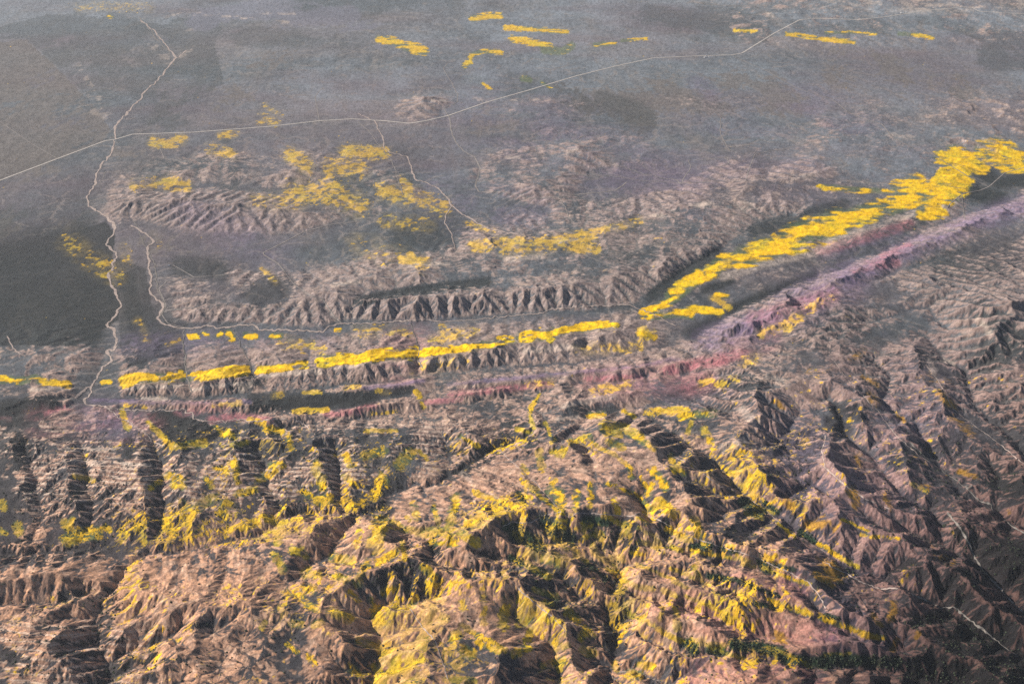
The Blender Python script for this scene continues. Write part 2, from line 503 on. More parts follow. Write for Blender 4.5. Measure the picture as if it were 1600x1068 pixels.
poly('B', [-200, 640, 100, 645, 230, 700, 400, 668, 600, 650, 760, 612, 1000, 562, 1150, 530, 1300, 462, 1500, 390, 1800, 300, 1800, 1400, -200, 1400], 1.0, 8)
for f in FACES: stroke('T', f[2:], f[0], f[1], 0.7)
B = blur(layers['B'], 4); FACE = blur(layers['T'], 4)
LIFT = 0.5 + 0.9 * smooth(560, 720, PY)
# broad lumps before the gullies
H = H + 2.0 * fbm(X / 900, Y / 900, 11, 3) + 0.5 * fbm(X / 120, Y / 120, 12, 2)
# ------------------------------------------------------------------ running water: ridges and valleys worn between the traced lines
def erode(x0, x1, y0, y1, dx, iters, seed, smax):
    w = int((x1 - x0) / dx) + 1; h = int((y1 - y0) / dx) + 1
    r = np.random.RandomState(seed)
    gxs = x0 + np.arange(w) * dx; gys = y0 + np.arange(h) * dx
    XX, YY = np.meshgrid(gxs, gys)
    u_, v_ = to_px(XX, YY, 0.0)
    # places outside the sheet keep its edge height
    u_ = np.clip(u_, GX0, GX1); v_ = np.clip(v_, GY0, GY1)
    T = sample(Hl, GX0, GY0, LS, u_, v_).astype(np.float64)
    VM = sample(VMASK, GX0, GY0, LS, u_, v_) > 0.35
    root = VM.copy()
    root[0, :] = root[-1, :] = root[:, 0] = root[:, -1] = True
    n = w * h
    Ac = (AC0 * (dx / 8.0) ** 1.2 * (1 + 0.8 * smooth(690, 760, v_) + 11 * sample(FACE, GX0, GY0, STEP, u_, v_))).ravel()
    hum = smooth(640, 700, v_) * (0.55 + 0.45 * (1 - smooth(620, 720, u_)) + 0.3 * smooth(1150, 1250, u_)) + 0.6 * smooth(1100, 1250, u_) * smooth(420, 520, v_) * (1 - smooth(640, 700, v_))
    T = T + (~root) * hum * np.clip(11 + 22 * fbm(XX / 210, YY / 210, seed + 20, 3), 0, 30)
    base = np.where(root, T, 0)
    hh = T + (6.0 + 0.12 * T) * fbm(XX / 260, YY / 260, seed + 1, 4) * (~root) + 0.8 * r.rand(h, w)
    hh = np.where(root, T, hh)
    idx = np.arange(n).reshape(h, w)
    offs = [(-1, 0), (1, 0), (0, -1), (0, 1), (-1, -1), (-1, 1), (1, -1), (1, 1)]
    dist = np.array([dx] * 4 + [dx * math.sqrt(2)] * 4)
    jit = [0.6 + 0.8 * r.rand(h, w) for _ in offs]
    u = np.full((h, w), 0.35)
    kf = np.exp((0.9 if dx > 10 else 0.6) * fbm(XX / 150, YY / 150, seed + 9, 3)).ravel()
    def sh(a, dy, dx_, fill):
        b = np.full_like(a, fill)
        ys = slice(max(0, dy), h + min(0, dy)); yd = slice(max(0, -dy), h - max(0, dy))
        xs = slice(max(0, dx_), w + min(0, dx_)); xd = slice(max(0, -dx_), w - max(0, dx_))
        b[yd, xd] = a[ys, xs]
        return b
    def box(a, k):
        for ax in (0, 1):
            c = np.cumsum(np.concatenate([np.repeat(np.take(a, [0], ax), k + 1, ax), a, np.repeat(np.take(a, [-1], ax), k, ax)], ax), ax)
            N = a.shape[ax]
            a = (np.take(c, range(2 * k + 1, 2 * k + 1 + N), ax) - np.take(c, range(0, N), ax)) / (2 * k + 1)
        return a
    big = 1e9
    for it in range(iters):
        if it < 4:
            for k in range(25 if it == 0 else 6):       # lift the pits
                m = np.full((h, w), big)
                for (dy, dx_) in offs: m = np.minimum(m, sh(hh, dy, dx_, big))
                hh = np.where(root, hh, np.maximum(hh, m + 0.02))
        best = np.zeros((h, w)); rec = idx.copy(); rd = np.zeros((h, w))
        for q, (dy, dx_) in enumerate(offs):
            s = (hh - sh(hh, dy, dx_, big)) / dist[q]
            sj = s * jit[q]
            b = (s > 0) & (sj > best) & ~root
            best = np.where(b, sj, best); rec = np.where(b, idx + dy * w + dx_, rec); rd = np.where(b, dist[q], rd)
        rec = rec.ravel(); rd = rd.ravel()
        p = rec.copy(); me_ = np.arange(n)
        # depth below the outlet, then catchment area, both by doubling
        depth = (p != me_).astype(np.int32); ptr = p.copy(); chain = [p.copy()]
        for k in range(12):
            depth = depth + depth[ptr]; ptr = ptr[ptr]; chain.append(ptr.copy())
        A = np.full(n, dx * dx)
        for k in range(12):
            ok = depth >= (1 << k)
            if not ok.any(): break
            A = A + np.bincount(chain[k][ok], weights=A[ok], minlength=n)
        S = np.minimum(u.ravel(), smax) * kf * (1 + A / Ac) ** -0.42
        val = np.where(p == np.arange(n), 0.0, S * rd); ptr = p.copy()
        rooth = hh.ravel().copy()
        for k in range(13):
            val = val + np.where(ptr == np.arange(n), 0, val[ptr]); ptr = ptr[ptr]
        new = (rooth[ptr] + val).reshape(h, w)
        hh = np.where(root, hh, hh + (new - hh) * (0.85 if it < iters - 3 else 1.0))
        if it < iters - 3:
            k = 7
            ratio = np.clip((box(np.maximum(T, 0), k) + 4) / (box(np.maximum(hh, 0), k) + 4), 0.7, 1.4)
            u = np.clip(box(u * ratio ** 0.8, 2), 0.004, smax)
    # rock falls: nothing stands steeper than the cap
    for k in range(14):
        m = np.full((h, w), big)
        for q, (dy, dx_) in enumerate(offs): m = np.minimum(m, sh(hh, dy, dx_, big) + 0.95 * dist[q])
        hh = np.minimum(hh, m)
    # soil creep rounds the crests
    for k in range(2):
        p_ = np.pad(hh, 1, mode='edge')
        hh = hh * 0.4 + 0.15 * (p_[:-2, 1:-1] + p_[2:, 1:-1] + p_[1:-1, :-2] + p_[1:-1, 2:])
    return hh, np.log10(A.reshape(h, w) / (dx * dx)), T

AC0 = 1100.0
H00 = H.copy()
H = H.astype(np.float64)
LA = np.zeros_like(H); LW = np.zeros_like(H)
Mw = np.clip(np.maximum(B * 1.2, smooth(4, 14, H)), 0, 1)
wxx = X + 5 * fbm(X / 50, Y / 50, 81, 2); wyy = Y + 5 * fbm(X / 50, Y / 50, 82, 2)
for (x0, x1, y0, y1, dx, iters, seed, smax, fade) in (
        (-15000, 15000, 13800, 27000, 30.0, 12, 9, 0.5, 900), (-7700, 8200, 8200, 14800, 14.0, 18, 7, 0.65, 500), (-4700, 5300, 2500, 9200, 8.0, 24, 5, 0.75, 300)):
    hh, la, T_ = erode(x0, x1, y0, y1, dx, iters, seed, smax)
    e_ = np.minimum(np.minimum(X - x0, x1 - X), np.minimum(Y - y0, y1 - Y))
    m = smooth(20, fade, e_) * Mw
    z = sample(hh, x0, y0, dx, wxx, wyy)
    H = H * (1 - m) + z * m
    k = smooth(20, fade, e_)
    LA = LA * (1 - k) + sample(la, x0, y0, dx, wxx, wyy) * k
    lp = np.pad(la, 1, mode='edge')
    lw = np.maximum.reduce([la, lp[:-2, 1:-1], lp[2:, 1:-1], lp[1:-1, :-2], lp[1:-1, 2:]])
    LW = LW * (1 - k) + sample(lw, x0, y0, dx, wxx, wyy) * k
H = H.astype(F32); LA = LA.astype(F32); LW = LW.astype(F32)
g0x, g0y = grad(blur(H, 3))
slope0 = np.hypot(g0x, g0y)
rough = (smooth(0.03, 0.2, blur(slope0, 6)) * Mw).astype(F32)

# ---- gullies running down the slope, several sizes, branching
def gully(Z, lam, amp, seed, sharp):
    gx_, gy_ = grad(blur(Z, 2))
    s = np.hypot(gx_, gy_) + 1e-4
    ddx = gx_ / s; ddy = gy_ / s
    cxn = X / lam; cyn = Y / lam
    ix = np.floor(cxn).astype(np.int32); iy = np.floor(cyn).astype(np.int32)
    x0 = int(ix.min()) - 2; y0 = int(iy.min()) - 2
    w = int(ix.max()) - x0 + 4; h = int(iy.max()) - y0 + 4
    r = np.random.RandomState(seed)
    big = w * h > 30000000
    JX = r.rand(h, w).astype(F32); JY = r.rand(h, w).astype(F32)
    sc = np.zeros_like(Z); ss = np.zeros_like(Z); sw = np.zeros_like(Z) + 1e-5
    for a_ in (-1, 0, 1):
        for b_ in (-1, 0, 1):
            jx = JX[iy + b_ - y0, ix + a_ - x0]; jy = JY[iy + b_ - y0, ix + a_ - x0]
            vx = cxn - (ix + a_ + jx); vy = cyn - (iy + b_ + jy)
            wgt = np.clip(1.25 - (vx * vx + vy * vy), 0, None) ** 2 * 1.0
            ph = (vx * -ddy + vy * ddx) * (2 * math.pi * 1.0)
            sc += wgt * np.cos(ph); ss += wgt * np.sin(ph); sw += wgt
    sc /= sw; ss /= sw
    m = np.sqrt(sc * sc + ss * ss) + 1e-3
    c = sc / m
    c = c * np.clip(m * 2.0, 0, 1)
    # rounded spurs, narrow gullies
    rib = (1 - np.abs(c)) if sharp < 0 else np.sign(c) * np.abs(c) ** sharp
    k = smooth(0.04, 0.35, s)
    return amp * rib * k, c
rib_lines = np.zeros_like(H)
for lam, amp, seed, sh in ((58, 2.3, 7, 1.0), (28, 1.7, 8, 1.0)):
    z, c = gully(H, lam, amp, seed, sh)
    far = np.clip(1.4 - np.abs(dYv) / (lam * 0.5), 0, 1)
    H = H + z * rough * (1 - FACE * 0.3) * (0.55 + 0.45 * fbm(X / 700, Y / 700, seed + 40, 2)) * 1.5 * far
    rib_lines += c * rough * {58: .3, 28: .3}[lam]
H = H + rough * 1.2 * fbm(X / 40, Y / 40, 31, 3)
H = H.astype(F32)
PX, PY = to_px(X, Y, H)          # where each bit of ground stands in the photo
PX = PX.astype(F32); PY = PY.astype(F32)
gxx, gyy = grad(H)
slope = np.hypot(gxx, gyy)
lapl = blur(H, 6) - H             # > 0 in hollows
print("terrain", H.shape, float(H.min()), float(H.max()))
# ------------------------------------------------------------------ what grows and what lies bare: cover layers
gblx, gbly = grad(blur(H, 10))
g0x_, g0y_ = grad(H00.astype(F32))
fk = smooth(0.1, 0.6, FACE)
gblx = gblx * (1 - fk) + blur(g0x_, 6) * fk * 2; gbly = gbly * (1 - fk) + blur(g0y_, 6) * fk * 2
gn = np.hypot(gblx, gbly) + 1e-3
ux_, uy_ = gblx / gn, gbly / gn
def streaks(lam, length, seed, taps=7):
    t = 0
    for k in range(taps):
        d = (k / (taps - 1) - 0.5) * length
        t = t + vnoise((X + ux_ * d) / lam, (Y + uy_ * d) / lam, seed)
    t = t / taps
    return np.clip((t - 0.5) * 3.4 + 0.5, 0, 1).astype(F32)
S1 = streaks(11, 70, 101)
S2 = streaks(30, 170, 102)
S3 = streaks(20, 360, 103, 15)
N1 = fbm(X / 60, Y / 60, 111, 4); N2 = fbm(X / 260, Y / 260, 112, 4); N3 = fbm(X / 18, Y / 18, 113, 3)
N4 = fbm(X / 1500, Y / 1500, 114, 4)
WX = PX + 3.0 * N1 + 1.6 * N3; WY = PY + 2.0 * fbm(X / 60, Y / 60, 115, 4) + 1.0 * fbm(X / 18, Y / 18, 116, 3)
layers['T'][:] = 0
# layer, radius, amount, points...        Y flower carpet  F scattered flowers  T bare tan  D dark scrub, with slope and canyon shade painted in
#                                         P pale soil  U purple bloom  K red soil  G green brush  O orange bloom
STROKES = """
Y 5 1 0 592 20 593
Y 5 1 28 595 55 591 75 597 108 600
Y 3 1 160 597 170 597
Y 7 1 194 597 215 592 240 590 283 588
Y 6 1 303 589 340 583 384 577
Y 5 1 405 577 440 573 478 568
Y 7 1 502 564 540 560 555 560
Y 8 1 560 560 600 555 648 553
Y 7 1 665 553 690 548 714 545
Y 6 1 722 544 760 539 802 530
Y 8 1 815 527 840 524 857 525
Y 6 1 864 518 900 514 940 508 957 509
Y 5 .9 1000 520 1020 527
Y 4 1 298 526 308 525
Y 2.5 1 318 519 326 522
Y 3 1 340 524 346 521
Y 5 1 358 520 362 528
Y 4 1 382 524 400 525
Y 4 1 424 523 438 524
Y 2.5 1 526 515 532 514
Y 6 1 1005 490 1030 478 1048 468
Y 7 1 1050 464 1075 443 1092 431
Y 7 1 1108 427 1130 408 1160 400
Y 10 1 1160 402 1200 388 1240 376
Y 13 .9 1240 372 1280 358 1310 347
Y 9 .9 1310 346 1350 334 1370 328
Y 5 1 1015 495 1060 490 1080 494
Y 4 .9 1060 488 1085 482 1125 488
Y 3 .8 1120 460 1135 462
Y 3 .7 1280 292 1340 296 1400 300
Y 9 .9 1395 322 1440 300 1480 300
Y 8 .9 1450 320 1490 305 1505 290
Y 9 .8 1405 295 1430 288
Y 7 .9 1478 300 1510 282 1500 262 1470 245
Y 6 1 1486 246 1510 256 1535 262
Y 8 1 1490 238 1515 250
Y 8 1 1535 232 1560 228 1590 246
Y 7 1 1545 240 1570 256 1596 258
Y 6 1 1470 330 1440 335
Y 5 .85 592 61 615 65 650 80
Y 6 .85 640 72 662 80
Y 4 .95 726 103 733 97
Y 3 .9 733 95 737 86 757 80 782 82
Y 4 .8 738 29 765 25 782 25
Y 3 .8 790 43 830 46 885 50
Y 4 .8 800 60 840 68 862 74
Y 5 .9 850 78 880 80 893 72
Y 3 .8 930 70 960 68
Y 2 .7 970 64 1010 60
Y 3.5 1 817 123 828 125
Y 2 .8 845 128 860 137
Y 2 .8 756 131 766 139
Y 3 .9 1228 53 1250 55 1280 60 1335 66
Y 2 .8 1290 51 1340 51 1370 54
Y 3 .9 1405 53 1430 54 1457 58
Y 2 .7 1148 47 1182 49
F 8 .5 125 13 150 10 235 12
Y 2 .8 168 25 175 27
F 9 .8 240 222 262 225 285 218
F 7 .7 345 212 368 208
F 9 .55 410 185 430 190
F 5 .5 415 165 440 180
F 12 .8 262 285 290 290
F 10 .6 210 290 250 284
F 10 .7 330 232 360 240
F 14 .75 455 240 480 260
F 18 .7 520 262 560 262
F 20 .7 460 300 520 300 560 320
F 16 .75 600 300 650 310 690 322
F 12 .8 540 235 600 240
F 10 .8 630 285 640 300
F 14 .6 400 312 470 316
F 12 .5 600 345 670 350
F 9 .8 628 405 665 408
F 8 .7 640 398 660 420
F 10 .7 740 385 790 378
F 14 .75 790 385 850 382 920 372
F 9 .8 880 385 930 390
F 8 .6 920 365 1000 345
F 6 .6 730 350 770 360
F 20 .35 560 380 620 400
F 6 .7 410 420 430 440
F 18 .45 110 380 150 410 180 430
F 10 .4 195 385 200 410
F 5 .6 250 380 248 384
F 7 .5 215 500 230 530
F 6 .6 262 538 280 530
F 12 .5 440 535 500 545
F 10 .6 560 520 600 515 640 520
F 10 .6 680 530 740 515
F 9 .6 690 510 700 525
F 10 .6 900 545 960 545 1000 540
F 8 .8 1000 535 1020 520 1000 515
F 12 .5 650 575 720 565
F 6 .7 1115 465 1140 480
F 6 .8 430 618 440 615
F 4 .9 475 613 500 613
F 5 .7 540 606 560 604
F 6 .6 590 610 605 612
F 6 .7 335 632 375 630
F 5 .7 195 632 225 635
F 8 .55 820 600 860 596
F 10 .6 930 610 980 600
F 7 .7 1010 645 1070 640
F 10 .5 1160 565 1180 560
F 10 .7 1190 520 1230 510
F 9 .7 1240 500 1270 480
F 6 .6 1280 470 1300 465
F 8 .5 1120 600 1150 590
F 6 .6 1095 600 1110 590
F 5 .8 460 643 510 640
F 5 .8 390 655 410 660
F 4 .8 580 646 620 643
Y 3.5 .9 650 612 658 626 663 636
Y 3 .9 842 618 830 632 828 650 836 668
Y 3 .8 852 660 860 680
Y 5 .9 415 668 440 675
Y 4 .9 190 640 200 670
Y 4 .9 232 660 245 672 262 690
Y 5 .9 270 697 300 694 320 692
Y 4 .9 338 668 350 680
Y 5 .8 355 675 365 682
Y 4 .8 365 695 385 692
Y 5 .9 338 731 355 737
Y 5 .9 368 722 370 752
Y 6 .9 262 742 285 752
Y 5 .9 270 756 288 760
Y 4 .9 235 762 250 752
Y 4 .9 118 744 145 750
Y 4 .9 322 748 330 760
Y 5 .9 370 772 398 764
Y 5 .9 285 785 296 815
Y 5 .8 258 825 270 828
Y 7 .8 305 795 335 776
Y 7 .8 345 800 352 785 360 790
Y 6 .9 378 822 400 815
Y 5 .9 102 815 104 824
Y 9 .9 105 842 125 835 150 832
Y 6 .9 28 820 30 830
Y 5 .9 5 786 6 792
Y 4 .9 0 828 8 832
Y 5 .9 215 824 225 820
Y 3 .9 190 830 195 832
Y 4 .9 112 812 108 822
Y 4 .9 165 822 172 828
Y 3 .9 300 830 320 826
Y 5 .8 255 812 262 826
Y 6 .9 495 725 492 735 498 742
Y 5 .9 424 728 440 726
Y 6 .8 405 748 430 735
Y 5 .9 476 770 484 774
Y 7 .8 502 750 504 762
Y 7 .9 498 782 512 780
Y 5 .9 410 806 422 810
Y 4 .9 424 812 428 816
Y 5 .9 540 712 548 726
Y 5 .9 540 745 548 752
Y 6 .6 570 712 600 704
Y 8 .8 625 725 640 708
Y 5 .9 595 742 604 752
Y 3 .9 655 705 668 716
Y 3 .9 716 680 732 688 748 698
Y 3 .7 570 673 620 672
Y 4 .8 450 680 455 700
Y 3.5 1 740 768 770 780 802 794
Y 6 .9 713 775 706 800 702 826
Y 5 1 646 788 652 808
Y 4 1 678 790 684 815
Y 4 .9 752 812 750 822
Y 4 .8 725 822 727 828
Y 5 1 612 816 632 826 644 828
Y 3 .9 636 808 642 812
Y 6 1 652 830 685 830 704 834
Y 5 1 690 832 712 846
Y 4 1 672 846 700 850 712 850
Y 6 1 720 834 735 842 746 848
Y 11 .95 595 815 585 845
Y 5 .95 595 855 585 862
Y 5 .8 562 830 555 850
Y 6 .9 520 870 550 875
Y 5 .9 575 878 565 895 555 910
Y 5 .9 590 880 620 860
Y 4 .9 628 848 632 870
Y 6 .8 432 845 438 838
Y 6 .9 457 858 462 862
Y 5 .9 472 858 478 870
Y 6 .9 476 896 498 898
Y 3 .9 480 887 485 888
Y 6 .9 430 868 442 890
Y 7 .6 470 918 488 920
Y 8 .55 450 925 470 930
Y 6 .9 525 900 540 905
Y 6 .9 560 912 562 900
Y 4 .9 545 925 560 938
Y 6 .6 480 945 495 950
Y 7 .7 515 955 545 965
Y 6 .7 490 975 500 970
Y 5 .9 455 972 470 975
Y 4 .9 415 970 410 980
Y 5 .9 660 885 680 902
Y 6 .9 600 925 612 918
Y 4 .9 580 935 582 940
Y 8 .9 588 955 590 968
Y 6 .9 590 980 605 972
Y 4 .9 680 912 686 914
Y 5 .9 615 945 620 948
Y 5 .9 650 935 640 945
Y 5 .9 677 950 672 968
Y 7 .9 690 970 695 965
Y 7 .8 655 1005 665 998
Y 7 .85 708 998 716 990
Y 8 .8 725 1015 735 1022
Y 4 1 722 976 745 992 770 1004 790 1016
Y 4 .9 745 1002 780 1018
Y 5 .9 755 920 756 938
Y 5 .9 757 950 756 972
Y 8 .9 792 940 785 975
Y 5 .9 720 940 722 950
Y 5 .9 560 1000 585 1005
Y 5 .9 590 1005 600 1025
Y 5 .8 585 1040 595 1050
Y 6 .8 550 1045 560 1052
Y 6 .8 610 1035 620 1050
Y 5 .8 640 1065 660 1062
Y 3 .9 448 1005 465 1018
Y 5 .8 485 1025 490 1035
Y 5 .9 700 1060 740 1064
Y 9 .8 828 858 850 868 880 878
Y 5 1 826 882 842 892 858 900
Y 4 .9 835 920 870 932
Y 4 .9 850 940 862 944
Y 5 .9 888 955 905 968
Y 4 .9 912 978 928 992
Y 12 .95 822 948 820 965
Y 8 .95 835 955 815 972
Y 7 .7 865 1000 880 990
Y 5 .9 820 1000 832 982
Y 6 .9 805 1020 825 1010
Y 5 .9 850 1038 880 1030
Y 5 .9 870 1015 885 1008
Y 6 .8 908 995 915 990
Y 7 .8 915 1015 925 1020
Y 6 .9 905 824 920 820
Y 4 1 915 838 940 832
Y 3 .8 870 812 885 815
Y 4 1 945 805 965 815 978 822
Y 4 .9 978 818 980 828
Y 4 .9 998 808 1010 815
Y 4 1 866 840 885 858
Y 4 .9 893 850 905 870 915 875
Y 4 .9 868 820 880 824
Y 4 1 925 850 935 868 960 882
Y 5 .9 955 872 972 872
Y 4 .9 950 888 962 892
Y 3 1 998 824 1020 836 1030 846
Y 3.5 1 998 845 1020 850 1028 856
Y 3 .9 985 862 1000 866
Y 5 1 1045 825 1060 836 1080 842
Y 3 1 1050 854 1065 860
Y 3 1 1080 858 1120 866 1150 872
Y 4 1 1100 848 1108 860
Y 3 1 1150 868 1175 878
Y 3 1 1160 880 1178 882
Y 3 1 995 882 1020 890 1045 902 1072 916
Y 3 1 1048 887 1080 900 1096 906
Y 4 .8 1084 886 1096 906
Y 3.5 1 980 908 1000 918 1022 920
Y 4 1 1040 922 1055 930
Y 3 1 1070 930 1110 946 1150 966 1165 978
Y 3 .9 1130 965 1145 972
Y 3.5 1 978 956 1000 966 1020 976 1040 990 1068 1002
Y 4 1 1080 1000 1100 1006 1130 1010
Y 3 1 1110 1015 1160 1026
Y 5 .7 1056 950 1058 980
Y 4 .9 1035 950 1030 965
Y 5 .9 1000 1038 1020 1042
Y 6 .8 985 1050 1000 1055
Y 4 .9 960 1035 965 1045
Y 9 .9 945 668 965 672
Y 6 .9 975 668 1000 684
Y 5 .9 1000 686 1020 700
Y 6 .8 955 690 970 698
Y 3 1 912 680 930 694 950 706 970 716 985 732 987 745
Y 3 1 1000 745 1010 760
Y 6 .9 1020 735 1040 760
Y 5 .8 1020 755 1012 770
Y 4 .8 1060 730 1070 740
Y 4 .8 1048 712 1055 735
Y 6 .8 1065 650 1100 645 1115 645
Y 4 .8 1080 660 1075 675
Y 5 .7 1100 670 1110 690
Y 3 1 870 800 862 790
Y 8 .85 872 770 876 790
Y 5 .9 865 750 858 770
Y 5 .9 843 705 845 735
Y 4 .9 818 730 820 738
Y 5 .7 865 705 872 708
Y 3 .9 815 750 835 768 862 790 878 802
Y 4 .9 818 752 838 766
Y 5 .8 902 770 900 795
Y 4 .8 922 755 922 790
Y 4 .7 960 780 965 800
Y 7 .8 1030 785 1055 805
Y 7 .8 1085 815 1092 832
Y 5 .7 1010 800 1030 790
Y 3 .9 950 755 1000 775 1020 800
Y 4 .8 880 710 880 700
Y 3 .9 860 690 868 685
Y 3 .9 808 670 830 676
Y 4 .8 920 648 942 646
Y 4 .8 975 642 990 650
Y 5 .8 890 690 920 682
Y 4 .8 1165 800 1190 808
O 7 .8 1210 628 1222 636
O 9 .7 1360 616 1372 630
O 4 .8 1402 650 1414 658
O 7 .7 1338 716 1344 730
O 10 .8 1332 765 1338 788
O 10 .85 1228 785 1240 792
O 6 .8 1240 800 1255 806
O 10 .8 1268 820 1290 815
O 8 .7 1306 825 1312 815
O 8 .7 1350 590 1370 600
O 12 .5 1440 590 1480 600
O 10 .6 1465 615 1490 635
O 8 .6 1490 650 1520 680
O 6 .8 1500 735 1525 745
O 8 .5 1260 580 1300 575
O 9 .6 1330 560 1350 550
O 5 .7 1382 770 1395 800
O 6 .7 1450 762 1440 755
Y 2.5 .9 1425 755 1448 768
Y 2 .9 1405 842 1345 835
Y 2 .9 1315 810 1355 830
O 16 .9 1288 878 1305 900
O 8 .9 1275 895 1300 915
O 9 .85 1395 945 1392 965
O 6 .85 1400 1000 1395 1015
O 7 .8 1365 965 1375 975
O 9 .8 1212 990 1225 1000
O 6 .8 1185 970 1175 985
O 8 .6 1200 870 1215 880
O 6 .8 1430 995 1435 990
Y 2.5 1 1215 818 1240 838
Y 3 1 1280 848 1310 868 1340 885
Y 2.5 1 1195 886 1220 898 1240 906 1265 912
Y 4 1 1200 936 1230 948 1265 958
Y 4 1 1280 962 1320 978 1360 992 1378 996
Y 3 .9 1200 1010 1230 1020 1265 1040
Y 2.5 .9 1290 1022 1330 1020
Y 2.5 .8 1175 790 1210 802
Y 2 .8 1150 705 1190 715
O 7 .6 1470 868 1490 875
O 5 .5 1455 850 1460 870
O 5 .5 1570 790 1578 805
U 3 .9 140 625 200 627 300 629 390 627
U 3 .9 570 606 620 601 662 594
U 3 .9 700 600 800 591 900 582 1000 572 1060 560
U 20 .95 1100 540 1135 525 1180 505 1230 482
U 22 .6 1120 545 1180 515 1250 485 1330 450
U 50 .4 850 215 950 260 1080 285
U 30 .35 680 300 760 320 840 325
U 40 .3 1250 170 1400 240
U 30 .35 300 330 420 385
U 20 .4 200 535 500 530
U 24 .95 1230 482 1280 456 1330 434
U 15 .9 1330 436 1400 398 1480 362 1600 322
U 16 .5 1230 500 1300 470
U 30 .4 150 655 180 665
U 16 .5 160 655 200 660
U 26 .45 1080 605 1130 590
U 60 .28 1290 900 1340 960
U 90 .25 1400 640 1300 760 1250 720
U 40 .3 800 210 860 225 950 235
U 25 .35 720 335 800 345
U 14 .35 1090 130 1110 150
U 10 .4 1120 205 1130 225
U 60 .25 1100 240 1250 250
U 60 .22 750 180 850 190
K 6 .8 330 655 370 650 420 655
K 5 .8 510 648 560 642
K 5 .8 560 640 590 632
K 4 .8 665 628 720 624
K 5 .95 705 616 760 610 860 600
K 5 .8 915 592 1000 588
K 9 .95 1040 580 1090 568 1130 562
K 9 .7 1120 560 1165 552
K 5 .8 70 645 105 638
K 4 .6 0 652 15 655
K 7 .7 1335 420 1370 412 1400 410
K 6 .5 1380 400 1420 385
K 12 .35 1220 505 1250 490
K 9 .5 280 640 350 634
K 20 .3 1150 545 1200 530
K 40 .3 620 560 640 548
K 18 .5 1075 600 1100 595
K 26 .35 930 600 1050 590
K 14 .4 1180 500 1300 460
U 22 .4 950 600 1060 620
K 24 .25 60 660 230 665
P 6 .55 1130 432 1200 412 1290 388 1340 366
P 5 .6 1290 376 1350 358 1420 338 1490 318
K 8 .5 1280 392 1350 372 1420 350
U 10 .4 1290 400 1400 365
K 30 .38 1040 935 1160 985 1290 1000
K 22 .35 1150 895 1240 920
K 30 .35 1100 1055 1260 1060
U 30 .35 1300 1000 1380 1010
O 40 .22 1180 940 1330 960
O 30 .2 1230 850 1290 870
D 26 .9 -150 500 0 460 80 440
D 40 .9 -150 430 60 400 120 390
D 50 .9 -160 480 60 490 100 470
D 22 .9 130 440 140 520
D 20 .8 200 440 215 520
D 14 .8 220 560 240 540
D 14 .95 -100 640 0 640 80 630
D 10 .8 20 660 70 650
D 13 .95 400 630 480 628 580 622
D 8 .8 600 615 640 608
D 12 .7 370 600 400 596
D 10 .85 1080 520 1120 500
D 9 .85 1140 485 1200 460 1270 432
D 9 .5 1310 410 1380 375
D 9 .5 1320 390 1400 360 1460 335
D 12 .9 1530 265 1560 285 1600 280
D 16 .9 1520 300 1560 310
D 8 .7 1240 350 1270 330 1320 318
D 10 .6 1180 360 1230 345
D 10 .75 1020 460 1060 430 1120 395
D 6 .8 1100 455 1140 440
D 30 .5 640 370 700 350
D 16 .6 280 415 340 420
D 20 .6 400 460 440 450
D 8 .8 560 470 660 452 760 440
D 4 .7 260 505 290 508
D 16 .9 30 690 36 720
D 14 .5 140 720 130 780
D 12 .6 115 760 130 860
D 18 .45 60 870 160 850
D 16 .6 0 860 40 850
D 14 .5 190 760 180 800
D 10 .6 245 740 240 830
D 10 .8 200 690 205 710
D 8 .5 330 720 320 770
D 14 .75 440 790 480 800
D 14 .8 590 765 620 755
D 14 .8 560 790 600 790
D 12 .8 700 745 740 725 790 690
D 8 .7 700 705 740 700
D 14 .8 170 930 160 1000
D 5 .8 60 1002 130 1004 200 998
D 4 .8 90 1022 200 1018
D 4 .8 170 985 60 980
D 5 .7 300 1030 200 1032
D 4 .7 230 985 330 975
D 6 .8 240 1000 240 1060
D 14 .6 200 1030 160 1060
D 14 .6 10 1020 40 1040
D 9 .8 120 930 100 935
D 20 .85 640 920 670 910
D 12 .85 590 905 640 885 670 880
D 8 .8 675 850 690 870 705 890
D 14 .8 735 885 760 870
D 9 .8 735 855 740 880
G 12 .9 805 830 840 850
G 8 .9 790 822 810 822
G 12 .7 850 815 890 840
G 8 .9 915 812 950 816
D 16 .85 950 850 975 840
D 10 .8 990 860 990 815
D 20 .9 960 900 965 960
D 14 .9 955 980 960 1010
D 12 .8 930 880 910 890
D 9 .8 900 960 860 940
D 9 .9 1035 815 1042 840
D 8 .9 1042 855 1040 860
G 5 .9 1080 855 1110 850
G 4 .9 1125 855 1150 862
G 5 .9 1110 900 1150 905 1165 912
G 4 .9 1170 914 1200 925 1215 930
G 9 .9 1075 1003 1085 1015
G 8 .9 1110 1015 1125 1016
G 9 .9 1145 1005 1165 1010
G 10 .95 1180 1008 1220 1018
G 10 .95 1230 1030 1290 1034
G 10 .95 1290 1030 1400 1034
G 5 .9 1195 785 1215 800
G 8 .9 1160 785 1190 798
G 5 .9 1250 830 1272 845
G 9 .9 1190 880 1200 890
G 5 .8 1205 878 1240 890
G 4 .8 1180 940 1210 950
G 4 .8 1290 960 1310 965
G 4 .8 920 880 945 905
G 5 .9 800 870 815 880
G 5 .9 810 770 815 780
D 4 .9 1010 790 1030 800
D 60 .2 1230 520 1350 500 1560 420
D 70 .22 1480 600 1560 700
D 60 .2 1350 560 1450 780 1530 860
D 40 .25 1200 830 1260 870
D 50 .25 1150 600 1100 640
D 40 .28 0 680 100 700 380 700
D 30 .45 400 690 620 700
D 40 .40 0 800 120 780 240 800
